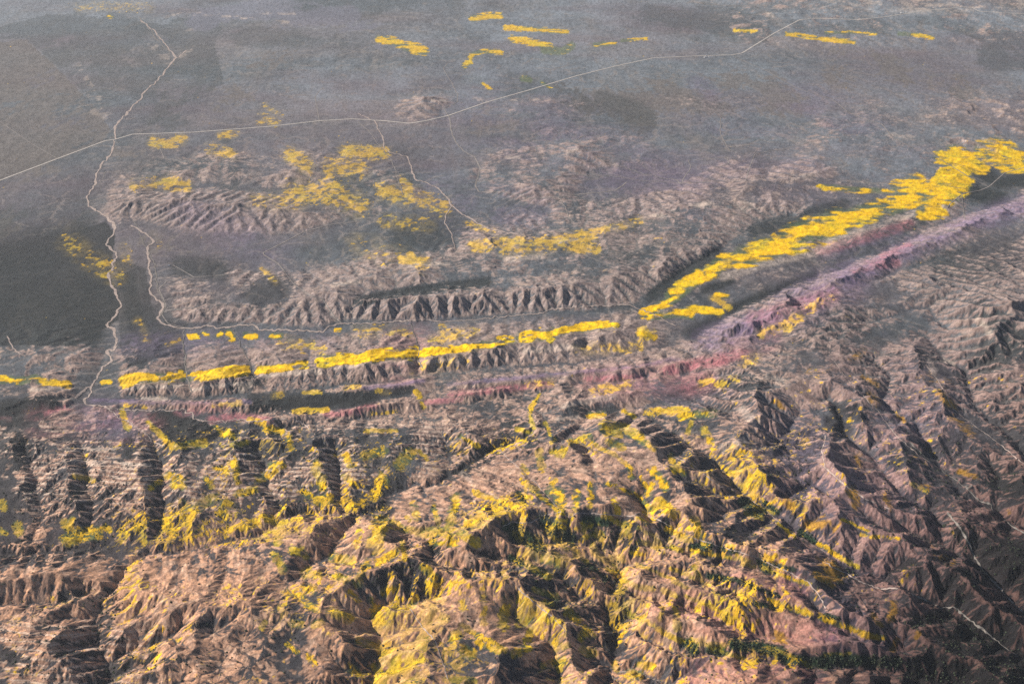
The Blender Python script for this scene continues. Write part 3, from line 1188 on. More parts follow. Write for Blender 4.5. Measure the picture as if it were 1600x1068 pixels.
D 24 .3 330 810 430 760 520 780
D 30 .15 60 980 150 1040
D 24 .35 300 1050 440 990
D 24 .30 540 1000 600 1040
D 24 .45 860 900 940 960
D 12 .5 1140 830 1200 850
D 12 .5 870 1050 900 990
D 14 .9 1310 640 1340 645
D 14 .9 1300 660 1320 670
D 22 .85 1220 700 1270 690
D 14 .85 1200 740 1260 730
D 9 .85 1260 760 1240 800
D 14 .9 1310 890 1325 900
D 7 .9 1280 912 1310 905
D 14 .8 1400 895 1430 885
D 9 .8 1420 975 1480 960
D 30 .8 1500 1000 1560 990
D 30 .7 1500 920 1480 900
D 40 .8 1450 1060 1600 1060
D 20 .8 1580 860 1600 900
D 22 .7 1560 740 1590 760
D 24 .8 1500 830 1540 860 1600 900
D 16 .7 1400 720 1500 690
D 20 .6 1530 480 1600 540
D 25 .7 1540 560 1600 530
D 16 .6 1440 560 1500 590
D 30 .5 1480 420 1580 400
D 14 .6 1060 620 1140 600 1180 600
D 10 .6 900 640 960 640
D 12 .6 800 660 830 690
P 3 .8 200 606 240 603 285 602
P 3 .8 300 608 340 602 385 598
P 5 .8 375 608 390 600
P 4 .9 410 588 440 582 500 580
P 3 .8 520 575 600 566 650 565
P 3 .7 660 566 720 562
P 5 .6 820 548 900 540
P 3 .7 50 608 110 606
P 3 .7 222 622 260 622
P 3 .7 640 414 700 412
P 3 .6 520 445 560 440
P 4 .6 790 405 850 400
P 3 .6 870 378 900 374
P 4 .8 950 358 1000 345 1060 330 1140 308
P 12 .45 1160 320 1215 330
P 4 .6 1180 330 1225 340
P 3 .7 790 245 840 247
P 4 .7 850 245 900 235
P 4 .7 900 240 930 228
P 4 .8 675 155 695 158
P 3 .5 640 170 650 150
P 3 .6 740 155 760 158
P 3 .6 800 158 840 156
P 3 .5 270 22 340 22
P 2 .7 340 25 400 30 470 38
P 2 .5 400 20 460 22
P 5 .35 230 60 260 90
P 4 .35 280 60 300 48
P 5 .35 130 165 170 185
P 12 .5 1300 5 1420 8 1600 6
P 6 .5 1290 12 1340 20
P 4 .6 1200 20 1206 25
P 5 .5 1360 205 1440 215
P 5 .5 1230 280 1300 270
P 4 .5 1270 230 1330 215
P 4 .7 880 635 920 625 960 620
P 3 .6 870 655 920 648
P 8 .5 1130 700 1160 690
P 8 .5 1160 640 1180 660
P 6 .5 1200 590 1230 600
P 3 .9 190 724 235 727
P 3 .6 100 720 160 722
P 2 .7 100 700 180 702
P 3 .6 1470 560 1490 570
P 5 .6 1530 500 1545 520
P 5 .5 1450 560 1460 580
P 4 .6 770 775 800 800
P 4 .5 720 738 735 750
T 7 .8 190 812 250 830
T 8 .8 100 700 30 740
T 8 .8 200 745 190 770
T 9 .8 150 740 220 752
T 8 .8 170 780 220 795
T 9 .8 80 730 60 760
T 20 .9 60 890 160 900
T 12 .9 20 900 60 910
T 20 .9 230 890 400 880
T 30 .9 240 920 420 910
T 40 .9 260 950 420 1000
T 18 .9 420 830 520 810
T 25 .9 450 870 500 840
T 30 .9 560 870 560 830
T 30 .9 640 800 760 760
T 40 .95 780 740 900 760
T 30 .95 860 710 970 770
T 20 .9 900 690 960 720
T 20 .9 1000 760 960 790
T 20 .9 700 890 760 860
T 40 .9 720 930 780 980
T 30 .9 850 980 900 1030
T 30 .9 420 1020 500 1040
T 30 .9 540 940 520 1000
T 16 .9 1010 910 1080 920
T 20 .9 1030 960 1130 985
T 20 .9 1180 960 1260 990
T 20 .9 1100 920 1180 930
T 22 .9 1180 1000 1330 1005
T 16 .9 1130 880 1230 925
T 14 .9 1240 870 1200 850
T 20 .9 1100 1050 1200 1050
T 14 .9 990 905 1000 900
T 14 .9 1000 850 1090 880
T 14 .9 1240 600 1300 620
T 20 .85 1100 700 1150 660
T 16 .85 1150 740 1200 770
T 30 .85 1300 730 1290 780
T 20 .8 1330 700 1380 770
T 14 .8 1310 560 1340 590
T 10 .8 1330 620 1360 650
T 12 .8 1500 500 1580 480
T 16 .5 1420 600 1450 640
T 8 .9 60 1010 200 1005
T 5 .8 210 955 300 958
T 5 .8 60 990 150 990
T 6 .8 70 1045 160 1035
W 16 .6 0 360 110 350
W 30 .7 -100 120 60 150 120 200
W 40 .7 -100 230 60 220
W 16 .5 190 240 240 250
W 25 .4 330 150 450 100
W 40 .4 900 160 1100 150 1250 160
W 30 .4 1300 110 1500 130
W 20 .4 750 200 900 200
P 4 .5 120 100 170 180
P 5 .4 240 70 262 95
P 4 .4 300 75 275 92
N 10 .5 330 60 300 120
N 8 .5 215 110 225 140
W 25 .4 240 380 300 385
N 40 .8 180 60 210 130 250 150
N 25 .6 130 40 100 70
N 22 .8 560 8 480 5 700 8
N 14 .8 280 40 560 70
N 20 .8 1000 25 1180 40
N 14 .7 1250 42 1450 38 1600 60
N 12 .8 350 215 370 250 360 290
N 25 .6 -50 360 120 330
N 18 .7 1550 85 1600 90
N 20 .6 800 125 1000 190
N 16 .6 720 300 880 290
N 20 .7 620 370 700 375
Q 16 .7 310 25 440 22 540 30
Q 10 .5 500 50 620 40
Q 14 .4 560 60 600 80
"""
for line in STROKES.strip().splitlines():
    f = line.split()
    wide = 1.4 if f[0] == 'Y' and float(f[3]) > 1040 and 220 < float(f[4]) < 500 else 1.0
    stroke(f[0], [float(v) for v in f[3:]], float(f[1]) * wide, float(f[2]), 0.6 if f[0] in 'TDP' else 1.0 if f[0] in 'WNQU' else 1.0 if f[0] in 'YO' else 0.6)
poly('D', [228, 646, 245, 642, 275, 644, 300, 652, 340, 668, 352, 682, 320, 688, 268, 696, 250, 680], 1.0)
poly('Y', [1400, 330, 1393, 312, 1408, 292, 1450, 284, 1470, 262, 1505, 268, 1518, 285, 1500, 306, 1460, 322], 0.62)
poly('Y', [1468, 240, 1480, 238, 1500, 246, 1530, 250, 1540, 262, 1518, 268, 1490, 256], 0.8)
poly('D', [-180, 395, 0, 392, 60, 372, 140, 355, 165, 345, 180, 365, 178, 395, 172, 430, 186, 462, 186, 500, 120, 540, 0, 540, -180, 540], .85, 1.5)
poly('N', [-180, 50, 0, 42, 75, 22, 210, 32, 330, 50, 350, 130, 230, 200, 180, 195, 150, 165, 80, 95, 40, 60, -180, 75], .7, 1.2)
poly('W', [-180, 80, 40, 62, 80, 97, 150, 168, 172, 200, 165, 220, 90, 250, 0, 282, -180, 350], .65, 1.2)
poly('D', [180, 400, 228, 420, 236, 470, 246, 505, 286, 520, 284, 552, 240, 560, 200, 575, 186, 540, 188, 470], .6, 2)
L = layers
# scattered bloom over the hills
SEp = smooth(0.0, 1.0, (PX - 1250) / 420 + (PY - 700) / 420 - 0.35)
yreg = smooth(640, 700, PY) * (1 + .25 * smooth(120, 220, PX) * (1 - smooth(560, 660, PX)) * (1 - smooth(840, 880, PY))) * (1 - .25 * smooth(900, 950, PY) * (1 - smooth(480, 600, PX))) * (1 - .5 * (1 - smooth(120, 260, PX))) * (1 - smooth(1120, 1320, PX)) * np.clip(0.92 + 0.9 * fbm(X / 600, Y / 600, 133, 3), 0, 1.5) * (1 - 0.75 * FACE)
aspect = (-gxx * sd[0] - gyy * sd[1])        # > 0 on slopes that look south-west
hollow = np.clip(lapl / 3.0, -1, 1)
flo = L['F'] * 0.60 + 0.285 * yreg + 0.16 * smooth(520, 620, PY) * smooth(1000, 1250, PX) * (1 - SEp)
sc = 0.20 * S2 + (0.40 + 0.25 * smooth(560, 700, PY)) * S3 + (0.40 - 0.22 * smooth(560, 700, PY)) * (fbm(X / 42, Y / 42, 150, 3) * 1.3 + 0.5) + 0.18 * N2
Yf = smooth(0.0, 0.12, flo * (1 + 0.5 * np.clip(aspect * 2, -1, 1)) - (1 - sc) * 0.62 - 0.02)
low = smooth(600, 720, PY)
top = 1 - smooth(130, 220, PY); NT = fbm(X / 420, Y / 420, 132, 4); NE = fbm(X / 90, Y / 60, 130, 4); NB = fbm(X / 350, Y / 120, 131, 3)
belt = smooth(990, 1040, PX) * (1 - smooth(500, 530, PY)) * (1 - top)
L['Y'] = L['Y'] * (1 - 0.17 * smooth(990, 1040, PX) * (1 - smooth(500, 530, PY)))
Yh = smooth(-0.07 - 0.10 * low - 0.08 * top - .08 * belt, 0.09 + 0.12 * low + 0.16 * top + .14 * belt, L['Y'] - 0.42 + (0.75 * NE + 0.6 * NB) * (1 - 0.55 * low) * (1 + 0.5 * top + 0.45 * smooth(480, 520, PY) * (1 - low)) + 1.3 * top * NT + low * (1.7 * (S3 - 0.5) + 0.5 * (S2 - 0.5) + 0.15 * N1))
Yh = Yh * smooth(0.06, 0.2, L['Y'])
Ycover = np.clip(np.maximum(Yh, Yf), 0, 1)
# bare ground on steep convex flanks
low2 = smooth(560, 700, PY)
east = smooth(1120, 1250, PX) * smooth(420, 500, PY)
big_hollow = np.clip((blur(H, 30) - H) / 7.0, -1, 1)
tz = rough * (0.62 - 0.45 * hollow - (0.25 + 0.25 * east) * big_hollow) + 0.25 * rib_lines - 0.42 * smooth(0.7, 1.9, LA) * smooth(0.05, .12, blur(slope, 3)) + 0.20 + 0.35 * (S1 - 0.5) + 0.25 * (S2 - 0.5) + 0.22 * N2 + 0.10 * N3 + low2 * (0.8 * fbm(X / 240 + 3, Y / 240, 160, 3) + 0.75 * (S2 - 0.5) - 0.19 + 0.05 * east)
bare = Mw.astype(F32) * smooth(0.25, 0.75, tz + 0.35 * L['T'] + 0.1 * smooth(600, 900, PY) - 1.0 * L['D'] - 0.8 * L['G'])
def mixc(a, b, m):
    return a + (b - a) * m[..., None]
def C(r, g, b): return np.array([r, g, b], F32)
warm = smooth(450, 900, PY)
grassc = mixc(np.broadcast_to(C(.112, .126, .142), H.shape + (3,)), C(.074, .085, .095), np.clip(0.5 + 1.1 * N4 + .5 * N2, 0, 1))
grassc = mixc(grassc, C(.13, .12, .11), np.clip(0.55 * N2 + 0.9 * N1 * 0.6 - .05, 0, 1) * 0.8)
grassc = mixc(grassc, C(.12, .09, .085), np.clip(fbm(X / 2500, Y / 1400, 120, 4) * 1.3 - .05, 0, 1) * 0.7)
mot = fbm(X / 420, Y / 900, 141, 5); fin = fbm(X / 45, Y / 90, 142, 3)
wisp = fbm(X / 160 + Y / 1800, Y / 2600, 143, 4)
grassc = grassc * (0.80 + 0.80 * (1 - smooth(60, 420, PY)))[..., None]  # far plain lightened with distance: haze painted into the ground colour
grassc = grassc * (1 + 0.42 * mot + 0.28 * fin)[..., None]
grassc = mixc(grassc, C(.17, .155, .145), np.clip(1.5 * wisp + .7 * fin - .25, 0, 1) * 0.55)
grassc = mixc(grassc, C(.23, .205, .19), smooth(1.5, 2.4, LW + .6 * fin) * .6)
grassc = mixc(grassc, C(.05, .055, .05), smooth(.3, 0, LA) * 0 + smooth(1.0, 1.7, LA) * (1 - smooth(1.8, 2.3, LA)) * .25)
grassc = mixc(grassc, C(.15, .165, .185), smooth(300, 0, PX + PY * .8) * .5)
grassc = mixc(grassc, C(.14, .10, .115), np.clip(1.8 * fbm(X / 2200 + .3 * Y / 2200, Y / 900, 180, 5) + .05, 0, 1) * .45)
grassc = mixc(grassc, C(.125, .11, .10) * (1 + 0.3 * fin[..., None]), smooth(.3, .5, L['W'] + .6 * mot + .3 * fin) * smooth(0, .2, L['W']) * .75)
grassc = mixc(grassc, C(.040, .050, .052), smooth(.38, .62, L['N'] + .9 * mot + .35 * fin + .3 * wisp) * smooth(0, .2, L['N']) * .5)
grassc = mixc(grassc, C(.15, .15, .185), smooth(.3, .6, L['Q'] + .9 * mot + .3 * fin) * smooth(0, .2, L['Q']) * .7)
grassc = mixc(grassc, C(.017, .022, .022), np.clip(L['D'], 0, 1) * 0.95)  # scrub colour, carrying the painted shade of slopes and canyons too
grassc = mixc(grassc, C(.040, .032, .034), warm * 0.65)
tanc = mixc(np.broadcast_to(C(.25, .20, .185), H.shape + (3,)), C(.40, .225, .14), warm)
tanc = mixc(tanc, C(.20, .135, .12), np.clip(1.1 * (1 - S1) - .2, 0, 1) * 0.6)
tanc = mixc(tanc, C(.46, .35, .27), np.clip(1.5 * S2 - .85, 0, 1) * 0.5)
tanc = tanc * (1 + (0.60 * (S3 - 0.5) + 0.55 * (S1 - 0.5)) * (0.55 + 0.45 * low2))[..., None]
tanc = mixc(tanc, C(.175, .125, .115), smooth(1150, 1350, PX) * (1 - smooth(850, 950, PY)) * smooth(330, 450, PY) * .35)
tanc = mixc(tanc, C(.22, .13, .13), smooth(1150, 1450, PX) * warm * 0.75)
beds = np.sin(2 * np.pi * (Y * 0.9 + H * 1.2 + 0.08 * X + 26 * N2 + 8 * N1) / 40) + 0.6 * np.sin(2 * np.pi * (Y + H * 1.4 + 30 * N2) / 17)
bz = smooth(640, 680, PY) * (1 - smooth(770, 830, PY)) * (1 - smooth(640, 800, PX)) * (1 - FACE)
bz = np.maximum(bz, 0.7 * smooth(960, 985, PY) * (1 - smooth(150, 300, PX)))
tanc = mixc(tanc, C(.52, .41, .33), bz * np.clip(1.5 * (beds - .25 + .8 * N1), 0, 1) * .9)
tanc = mixc(tanc, C(.10, .07, .075), bz * np.clip(-beds - .25 + .8 * N1, 0, 1) * .75)
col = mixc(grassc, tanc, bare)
col = mixc(col, C(.40, .31, .26), smooth(2.35, 2.9, LA) * Mw.astype(F32) * smooth(620, 700, PY) * .8)
col = mixc(col, C(.55, .45, .37), L['P'] * np.clip(.35 + 1.0 * S1, 0, 1) * 0.8 * np.maximum(smooth(330, 380, PY), smooth(0.0, 0.25, fbm(X / 130, Y / 200, 151, 4) + 0.25 * (S1 - .5))))
brk = smooth(-.30, .22, fbm(X / 380, Y / 380, 190, 4) + .25 * (S1 - .5))
col = mixc(col, C(.175, .13, .215), L['U'] * (0.45 + 0.55 * S1) * (.25 + .75 * brk))
col = mixc(col, C(.42, .16, .175), L['K'] * np.clip(0.15 + 1.1 * S1, 0, 1) * (1 - .85 * brk * smooth(-.1, .4, NB)))
col = mixc(col, C(.02, .045, .022), np.clip(L['G'] * 1.6 - 0.5 + 0.6 * N1, 0, 1) * 0.95)
orange = smooth(0.1, 0.5, L['O'] - 0.45 * (1 - S1) - 0.2 * (0.5 - N1))
col = mixc(col, C(.36, .19, .02), orange * .85)
col = mixc(col, C(.40, .29, .07), np.clip(L['F'] * (.5 + 1.2 * N1), 0, 1) * .45 * (1 - low2))
# a green rim where the flowers thin out
col = mixc(col, C(.10, .14, .03), smooth(0.1, 0.5, L['Y']) * (1 - bare * .6) * 0.5)
yel = mixc(np.broadcast_to(C(.86, .545, .005), H.shape + (3,)), C(.62, .35, .010), np.clip(0.4 + 1.0 * N3 + smooth(700, 900, PY) * .35, 0, 1))
tone = fbm(X / 130, Y / 130, 170, 4)
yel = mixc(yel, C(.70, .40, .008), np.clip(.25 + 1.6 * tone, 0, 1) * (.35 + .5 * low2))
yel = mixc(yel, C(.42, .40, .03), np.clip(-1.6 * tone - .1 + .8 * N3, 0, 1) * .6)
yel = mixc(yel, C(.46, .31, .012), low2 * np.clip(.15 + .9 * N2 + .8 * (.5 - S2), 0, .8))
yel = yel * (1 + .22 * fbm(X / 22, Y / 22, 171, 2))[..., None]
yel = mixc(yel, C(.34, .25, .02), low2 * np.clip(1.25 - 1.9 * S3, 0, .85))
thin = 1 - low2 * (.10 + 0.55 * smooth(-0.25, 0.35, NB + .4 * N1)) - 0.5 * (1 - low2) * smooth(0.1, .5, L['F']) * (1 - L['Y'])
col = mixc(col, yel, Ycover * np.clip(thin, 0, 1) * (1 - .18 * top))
spk = blur(np.random.RandomState(5).randn(*H.shape).astype(F32), 1)
col = col * np.clip(1 + (0.22 + 0.06 * low2) * spk, .4, 1.8)[..., None]
col = col * (1 + 0.10 * N3[..., None] + 0.07 * N1[..., None])
# painted vignette: ground colour darkened towards the lower right corner
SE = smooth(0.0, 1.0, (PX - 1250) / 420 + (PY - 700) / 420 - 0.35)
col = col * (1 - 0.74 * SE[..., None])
col = np.clip(col, 0.004, 0.9).astype(F32)

# ------------------------------------------------------------------ materials
def new_mat(name):
    m = bpy.data.materials.new(name); m.use_nodes = True
    return m, m.node_tree, m.node_tree.nodes["Principled BSDF"]
def ground_material(name, bump=1.0, spread=0.28):
    m, t, b = new_mat(name)
    N = t.nodes.new; K = t.links.new
    b.inputs['Roughness'].default_value = 0.95
    b.inputs['Specular IOR Level'].default_value = 0.1
    at = N("ShaderNodeAttribute"); at.attribute_name = "cover"
    geo = N("ShaderNodeNewGeometry")
    n1 = N("ShaderNodeTexNoise"); n1.inputs['Scale'].default_value = 1 / 9.0; n1.inputs['Detail'].default_value = 4; n1.inputs['Roughness'].default_value = 0.7
    n2 = N("ShaderNodeTexNoise"); n2.inputs['Scale'].default_value = 1 / 45.0; n2.inputs['Detail'].default_value = 5; n2.inputs['Roughness'].default_value = 0.65
    for n in (n1, n2): K(geo.outputs['Position'], n.inputs['Vector'])
    r1 = N("ShaderNodeMapRange"); r1.inputs['From Min'].default_value = 0.3; r1.inputs['From Max'].default_value = 0.7
    r1.inputs['To Min'].default_value = 1 - spread; r1.inputs['To Max'].default_value = 1 + spread
    K(n1.outputs['Fac'], r1.inputs['Value'])
    r2 = N("ShaderNodeMapRange"); r2.inputs['From Min'].default_value = 0.3; r2.inputs['From Max'].default_value = 0.7
    r2.inputs['To Min'].default_value = 0.8; r2.inputs['To Max'].default_value = 1.2
    K(n2.outputs['Fac'], r2.inputs['Value'])
    mu = N("ShaderNodeMath"); mu.operation = 'MULTIPLY'
    K(r1.outputs[0], mu.inputs[0]); K(r2.outputs[0], mu.inputs[1])
    vm = N("ShaderNodeVectorMath"); vm.operation = 'SCALE'
    K(at.outputs['Color'], vm.inputs[0]); K(mu.outputs[0], vm.inputs['Scale'])
    K(vm.outputs[0], b.inputs['Base Color'])
    bp = N("ShaderNodeBump"); bp.inputs['Strength'].default_value = 1.0; bp.inputs['Distance'].default_value = 1.3 * bump
    K(n1.outputs['Fac'], bp.inputs['Height']); K(bp.outputs[0], b.inputs['Normal'])
    return m
def plain_material(name, colour, var=0.2, scale=0.1):
    m, t, b = new_mat(name)
    N = t.nodes.new; K = t.links.new
    b.inputs['Roughness'].default_value = 0.9
    b.inputs['Specular IOR Level'].default_value = 0.1
    geo = N("ShaderNodeNewGeometry"); n = N("ShaderNodeTexNoise")
    n.inputs['Scale'].default_value = scale; n.inputs['Detail'].default_value = 5
    K(geo.outputs['Position'], n.inputs['Vector'])
    cr = N("ShaderNodeValToRGB")
    cr.color_ramp.elements[0].position = 0.3; cr.color_ramp.elements[1].position = 0.7
    cr.color_ramp.elements[0].color = tuple(c * (1 - var) for c in colour) + (1,)
    cr.color_ramp.elements[1].color = tuple(min(1, c * (1 + var)) for c in colour) + (1,)
    K(n.outputs['Fac'], cr.inputs['Fac']); K(cr.outputs[0], b.inputs['Base Color'])
    return m
MG = ground_material("ground_cover")
MF = ground_material("flower_carpet", 0.6, 0.22)

# ------------------------------------------------------------------ sheets into meshes
def sheet(name, sel, mat, dz=0.0, colour=None):
    """sel: boolean per grid face"""
    fj, fi = np.nonzero(sel)
    vid = fj * nx + fi
    quads = np.stack([vid + nx, vid + nx + 1, vid + 1, vid], 1)
    used, inv = np.unique(quads, return_inverse=True)
    co = np.empty((len(used), 3), F32)
    co[:, 0] = X.ravel()[used]; co[:, 1] = Y.ravel()[used]; co[:, 2] = H.ravel()[used] + dz
    me = bpy.data.meshes.new(name)
    nf = len(quads)
    me.vertices.add(len(used)); me.vertices.foreach_set("co", co.ravel())
    me.loops.add(nf * 4); me.loops.foreach_set("vertex_index", inv.reshape(-1).astype(np.int32))
    me.polygons.add(nf)
    me.polygons.foreach_set("loop_start", np.arange(0, nf * 4, 4, dtype=np.int32))
    me.polygons.foreach_set("loop_total", np.full(nf, 4, np.int32))
    me.polygons.foreach_set("use_smooth", np.ones(nf, bool))
    me.update(calc_edges=True)
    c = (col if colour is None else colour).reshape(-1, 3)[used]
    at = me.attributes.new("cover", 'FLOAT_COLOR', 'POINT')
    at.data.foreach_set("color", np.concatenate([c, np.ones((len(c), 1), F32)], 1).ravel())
    me.materials.append(mat)
    o = bpy.data.objects.new(name, me); COL.objects.link(o)
    return o
def tag(o, label, cat=None, kind=None, group=None):
    o['label'] = label
    if cat: o['category'] = cat
    if kind: o['kind'] = kind
    if group: o['group'] = group
    return o
FPXx = (PX[:-1, :-1] + PX[1:, 1:]) / 2; FPYy = (PY[:-1, :-1] + PY[1:, 1:]) / 2
def below(pts):
    p = np.array(pts, float)
    return FPYy > np.interp(FPXx, p[:, 0], p[:, 1])
l1 = below([(-200, 640), (120, 634), (200, 640), (300, 646), (400, 648), (500, 636), (620, 622), (700, 612), (800, 606), (1000, 560), (1100, 545), (1200, 500), (1350, 440), (1600, 345), (1800, 280)])
l2 = below([(-200, 330), (130, 315), (170, 345), (240, 380), (250, 490), (290, 512)][:4] + [(600, 395), (760, 350), (1000, 318), (1150, 290), (1300, 210), (1600, 160), (1800, 140)])
l3 = below([(-200, -500), (900, -500), (1000, -20), (1200, 22), (1400, 25), (1800, 15)])
if True:
    tag(sheet("mountain_slopes", l1, MG), "steep tan and yellow mountain slopes cut by gullies in the foreground", "hills", "structure")
    tag(sheet("foothills", l2 & ~l1, MG), "low eroded foothill ridges between the plain and the mountain slopes", "hills", "structure")
    tag(sheet("plain", ~l2 & l3, MG), "wide flat grey plain with low badland hills beyond the foothills", "plain", "structure")
    tag(sheet("distant_hills", ~l2 & ~l3, MG), "pale eroded hills at the far edge of the plain", "hills", "structure")
# the country beyond the traced sheet
me = bpy.data.meshes.new("ground")
me.from_pydata([(-90000, -60000, -45), (90000, -60000, -45), (90000, 120000, -45), (-90000, 120000, -45)], [], [(0, 1, 2, 3)])
gr = bpy.data.objects.new("ground", me); COL.objects.link(gr)
me.materials.append(plain_material("far_ground", (.10, .10, .095), 0.25, 1 / 900.0))
tag(gr, "open grey country reaching past the edge of the view", "ground", "structure")

# flower carpets: low sheets of blossom standing over the ground
Yc2 = Ycover
Ycover = Ycover * thin
fcov = (Ycover[:-1, :-1] + Ycover[1:, 1:] + Ycover[:-1, 1:] + Ycover[1:, :-1]) / 4 > 0.8
zone = np.zeros(fcov.shape, np.int8)
def inpoly(pts):
    pts = np.array(pts, float).reshape(-1, 2)
    ins = np.zeros(FPXx.shape, bool)
    for (ax, ay), (bx, by) in zip(pts, np.roll(pts, -1, 0)):
        ins ^= ((ay > FPYy) != (by > FPYy)) & (FPXx < (bx - ax) * (FPYy - ay) / (by - ay + 1e-9) + ax)
    return ins
zones = [
 ("long straight band of yellow flowers along the foothill ridge left of centre", [-200, 575, 130, 580, 400, 560, 660, 530, 660, 575, 400, 600, -200, 620]),
 ("band of yellow flowers along the ridge in the middle of the view", [660, 535, 800, 505, 980, 490, 1035, 505, 1035, 540, 900, 545, 660, 575]),
 ("small bright yellow flower patches in a row above the long band", [285, 508, 540, 500, 540, 540, 285, 540]),
 ("broad bright yellow flower belt climbing to the upper right", [990, 500, 1090, 400, 1390, 270, 1460, 225, 1600, 205, 1700, 270, 1560, 275, 1400, 345, 1150, 420, 1140, 500, 1010, 505]),
 ("pale yellow flower fields on the far plain", [-200, -100, 1800, -100, 1800, 120, 1000, 150, -200, 150]),
 ("yellow flowers dotted over the low badland hills on the plain", [-200, 151, 1000, 151, 1000, 440, 400, 450, -200, 480]),
 ("yellow flowers streaking down the foreground mountain slopes", None)]
left = fcov.copy()
for lab, pg in zones:
    s = left if pg is None else left & inpoly(pg)
    left = left & ~s
    if s.sum() < 5: continue
    tag(sheet("flower_carpet", s, MF, 1.2), lab, "flowers", "stuff", "carpets of yellow wildflowers")

# ------------------------------------------------------------------ tracks and dry washes draped on the ground
def ground_z(Xw, Yw):
    u, v = to_px(Xw, Yw, 0.0)
    return sample(H, GX0, GY0, STEP, u, v)
def on_ground(px, py):
    z = np.zeros_like(px)
    for k in range(12):
        Xw, Yw = to_world(px, py, z); z = 0.5 * z + 0.5 * ground_z(Xw, Yw)
    return Xw, Yw
def ribbon(name, pts, width, mat, wig=0.0, wvar=0.0, seed=1, lift=0.9):
    r = np.random.RandomState(seed)
    P = np.array(pts, float).reshape(-1, 2)
    Q, t = resample(P, 1.5)
    # ease the corners
    for k in range(2):
        Q[1:-1] = (Q[:-2] + 2 * Q[1:-1] + Q[2:]) / 4
    if wig:
        n = np.gradient(Q, axis=0); n /= np.hypot(n[:, 0], n[:, 1])[:, None] + 1e-9
        o = wig * (wob(t, 5, r) + 0.6 * wob(t, 2.5, r)); 
        Q = Q + np.stack([-n[:, 1], n[:, 0]], 1) * o[:, None] * np.array([1, 0.8])
    Xw, Yw = on_ground(Q[:, 0], Q[:, 1])
    T = np.stack([np.gradient(Xw), np.gradient(Yw)], 1); T /= np.hypot(T[:, 0], T[:, 1])[:, None] + 1e-9
    Nn = np.stack([-T[:, 1], T[:, 0]], 1)
    w = width * (1 + wvar * np.clip(wob(t, 4, r), -0.8, 2.2)) * 0.5
    K = 5; V = []; 
    for k in range(K):
        f = (k / (K - 1) * 2 - 1)
        xx = Xw + Nn[:, 0] * w * f; yy = Yw + Nn[:, 1] * w * f
        V.append(np.stack([xx, yy, ground_z(xx, yy) + lift + 0.3 * (1 - abs(f))], 1))
    V = np.stack(V, 1).reshape(-1, 3)
    F = []
    for i in range(len(Q) - 1):
        for k in range(K - 1):
            F.append((i * K + k, (i + 1) * K + k, (i + 1) * K + k + 1, i * K + k + 1))
    me = bpy.data.meshes.new(name); me.from_pydata(V.tolist(), [], F); me.update()
    me.polygons.foreach_set("use_smooth", [True] * len(F))
    me.materials.append(mat)
    o = bpy.data.objects.new(name, me); COL.objects.link(o)
    return o
M_ROAD = plain_material("pale_gravel", (.42, .385, .35), .15, 1 / 30)
M_TRACK = plain_material("dusty_track", (.23, .205, .19), .3, 1 / 30)
M_WASH = plain_material("dry_sand", (.36, .29, .255), .3, 1 / 18)
M_DARKW = plain_material("dark_sand", (.17, .155, .14), .35, 1 / 18)
def road(name, lab, pts, w, mat, **k):
    tag(ribbon(name, pts, w, mat, **k), lab, "road" if 'wash' not in name else "dry wash", "structure")
road("gravel_road", "long pale gravel road crossing the whole plain", [-150, 340, 0, 282, 90, 248, 165, 220, 180, 218, 207, 210, 300, 207, 420, 198, 500, 189, 550, 186, 600, 189, 640, 193, 665, 189, 700, 181, 760, 160, 830, 140, 900, 119, 960, 104, 1020, 91, 1080, 88, 1145, 86, 1160, 83, 1210, 52, 1250, 31, 1275, 29, 1340, 31, 1380, 27, 1440, 18, 1505, 11, 1518, 12, 1530, 18, 1600, 22, 1700, 28], 20, M_ROAD, lift=1.6)
road("dirt_track", "thin dirt track branching off left of the long road", [-60, 150, 0, 190, 50, 225, 92, 249], 6, M_TRACK)
road("dirt_track", "short dirt spur curving up from the long road", [499, 189, 495, 165, 492, 152, 498, 143, 505, 137], 8, M_TRACK)
road("dirt_track", "short dirt stub joining the long road beside the main wash", [207, 209, 225, 204, 235, 199], 6, M_TRACK)
road("dirt_track", "angled dirt track on the plain right of the main wash", [175, 271, 220, 260, 257, 248, 250, 232], 6, M_TRACK)
road("dirt_track", "pale track zigzagging down to the middle valley wash", [565, 346, 520, 350, 475, 362, 445, 378, 411, 395, 412, 398, 435, 412, 445, 425, 460, 445, 484, 461, 504, 467, 512, 480, 522, 494, 534, 505], 10, M_TRACK, lift=1.4)
road("dirt_track", "faint track running left from the zigzag track", [435, 412, 425, 420, 400, 424, 340, 430, 303, 433, 285, 422, 270, 414], 6, M_TRACK)
road("dirt_track", "faint track beside the lower side wash", [303, 433, 262, 438, 248, 451, 255, 466, 260, 478, 252, 490, 262, 505, 300, 515], 7, M_TRACK)
road("dirt_track", "track from the long road to the flat in the centre of the plain", [702, 182, 705, 205, 712, 222, 724, 236, 742, 246, 750, 262, 748, 275, 742, 290, 748, 300, 790, 300, 815, 306, 830, 310, 870, 308, 910, 303, 960, 298, 980, 285], 12, M_TRACK, wig=.4)
road("dirt_track", "long thin track crossing the middle of the plain", [750, 264, 790, 275, 830, 278, 900, 273, 950, 274, 1000, 282, 1070, 286, 1130, 283, 1165, 283], 8, M_TRACK)
road("dirt_track", "track looping up from the centre of the plain to the long road", [700, 182, 694, 168, 715, 160, 714, 145, 705, 128, 692, 107, 700, 98, 712, 95], 8, M_TRACK, wig=.5)
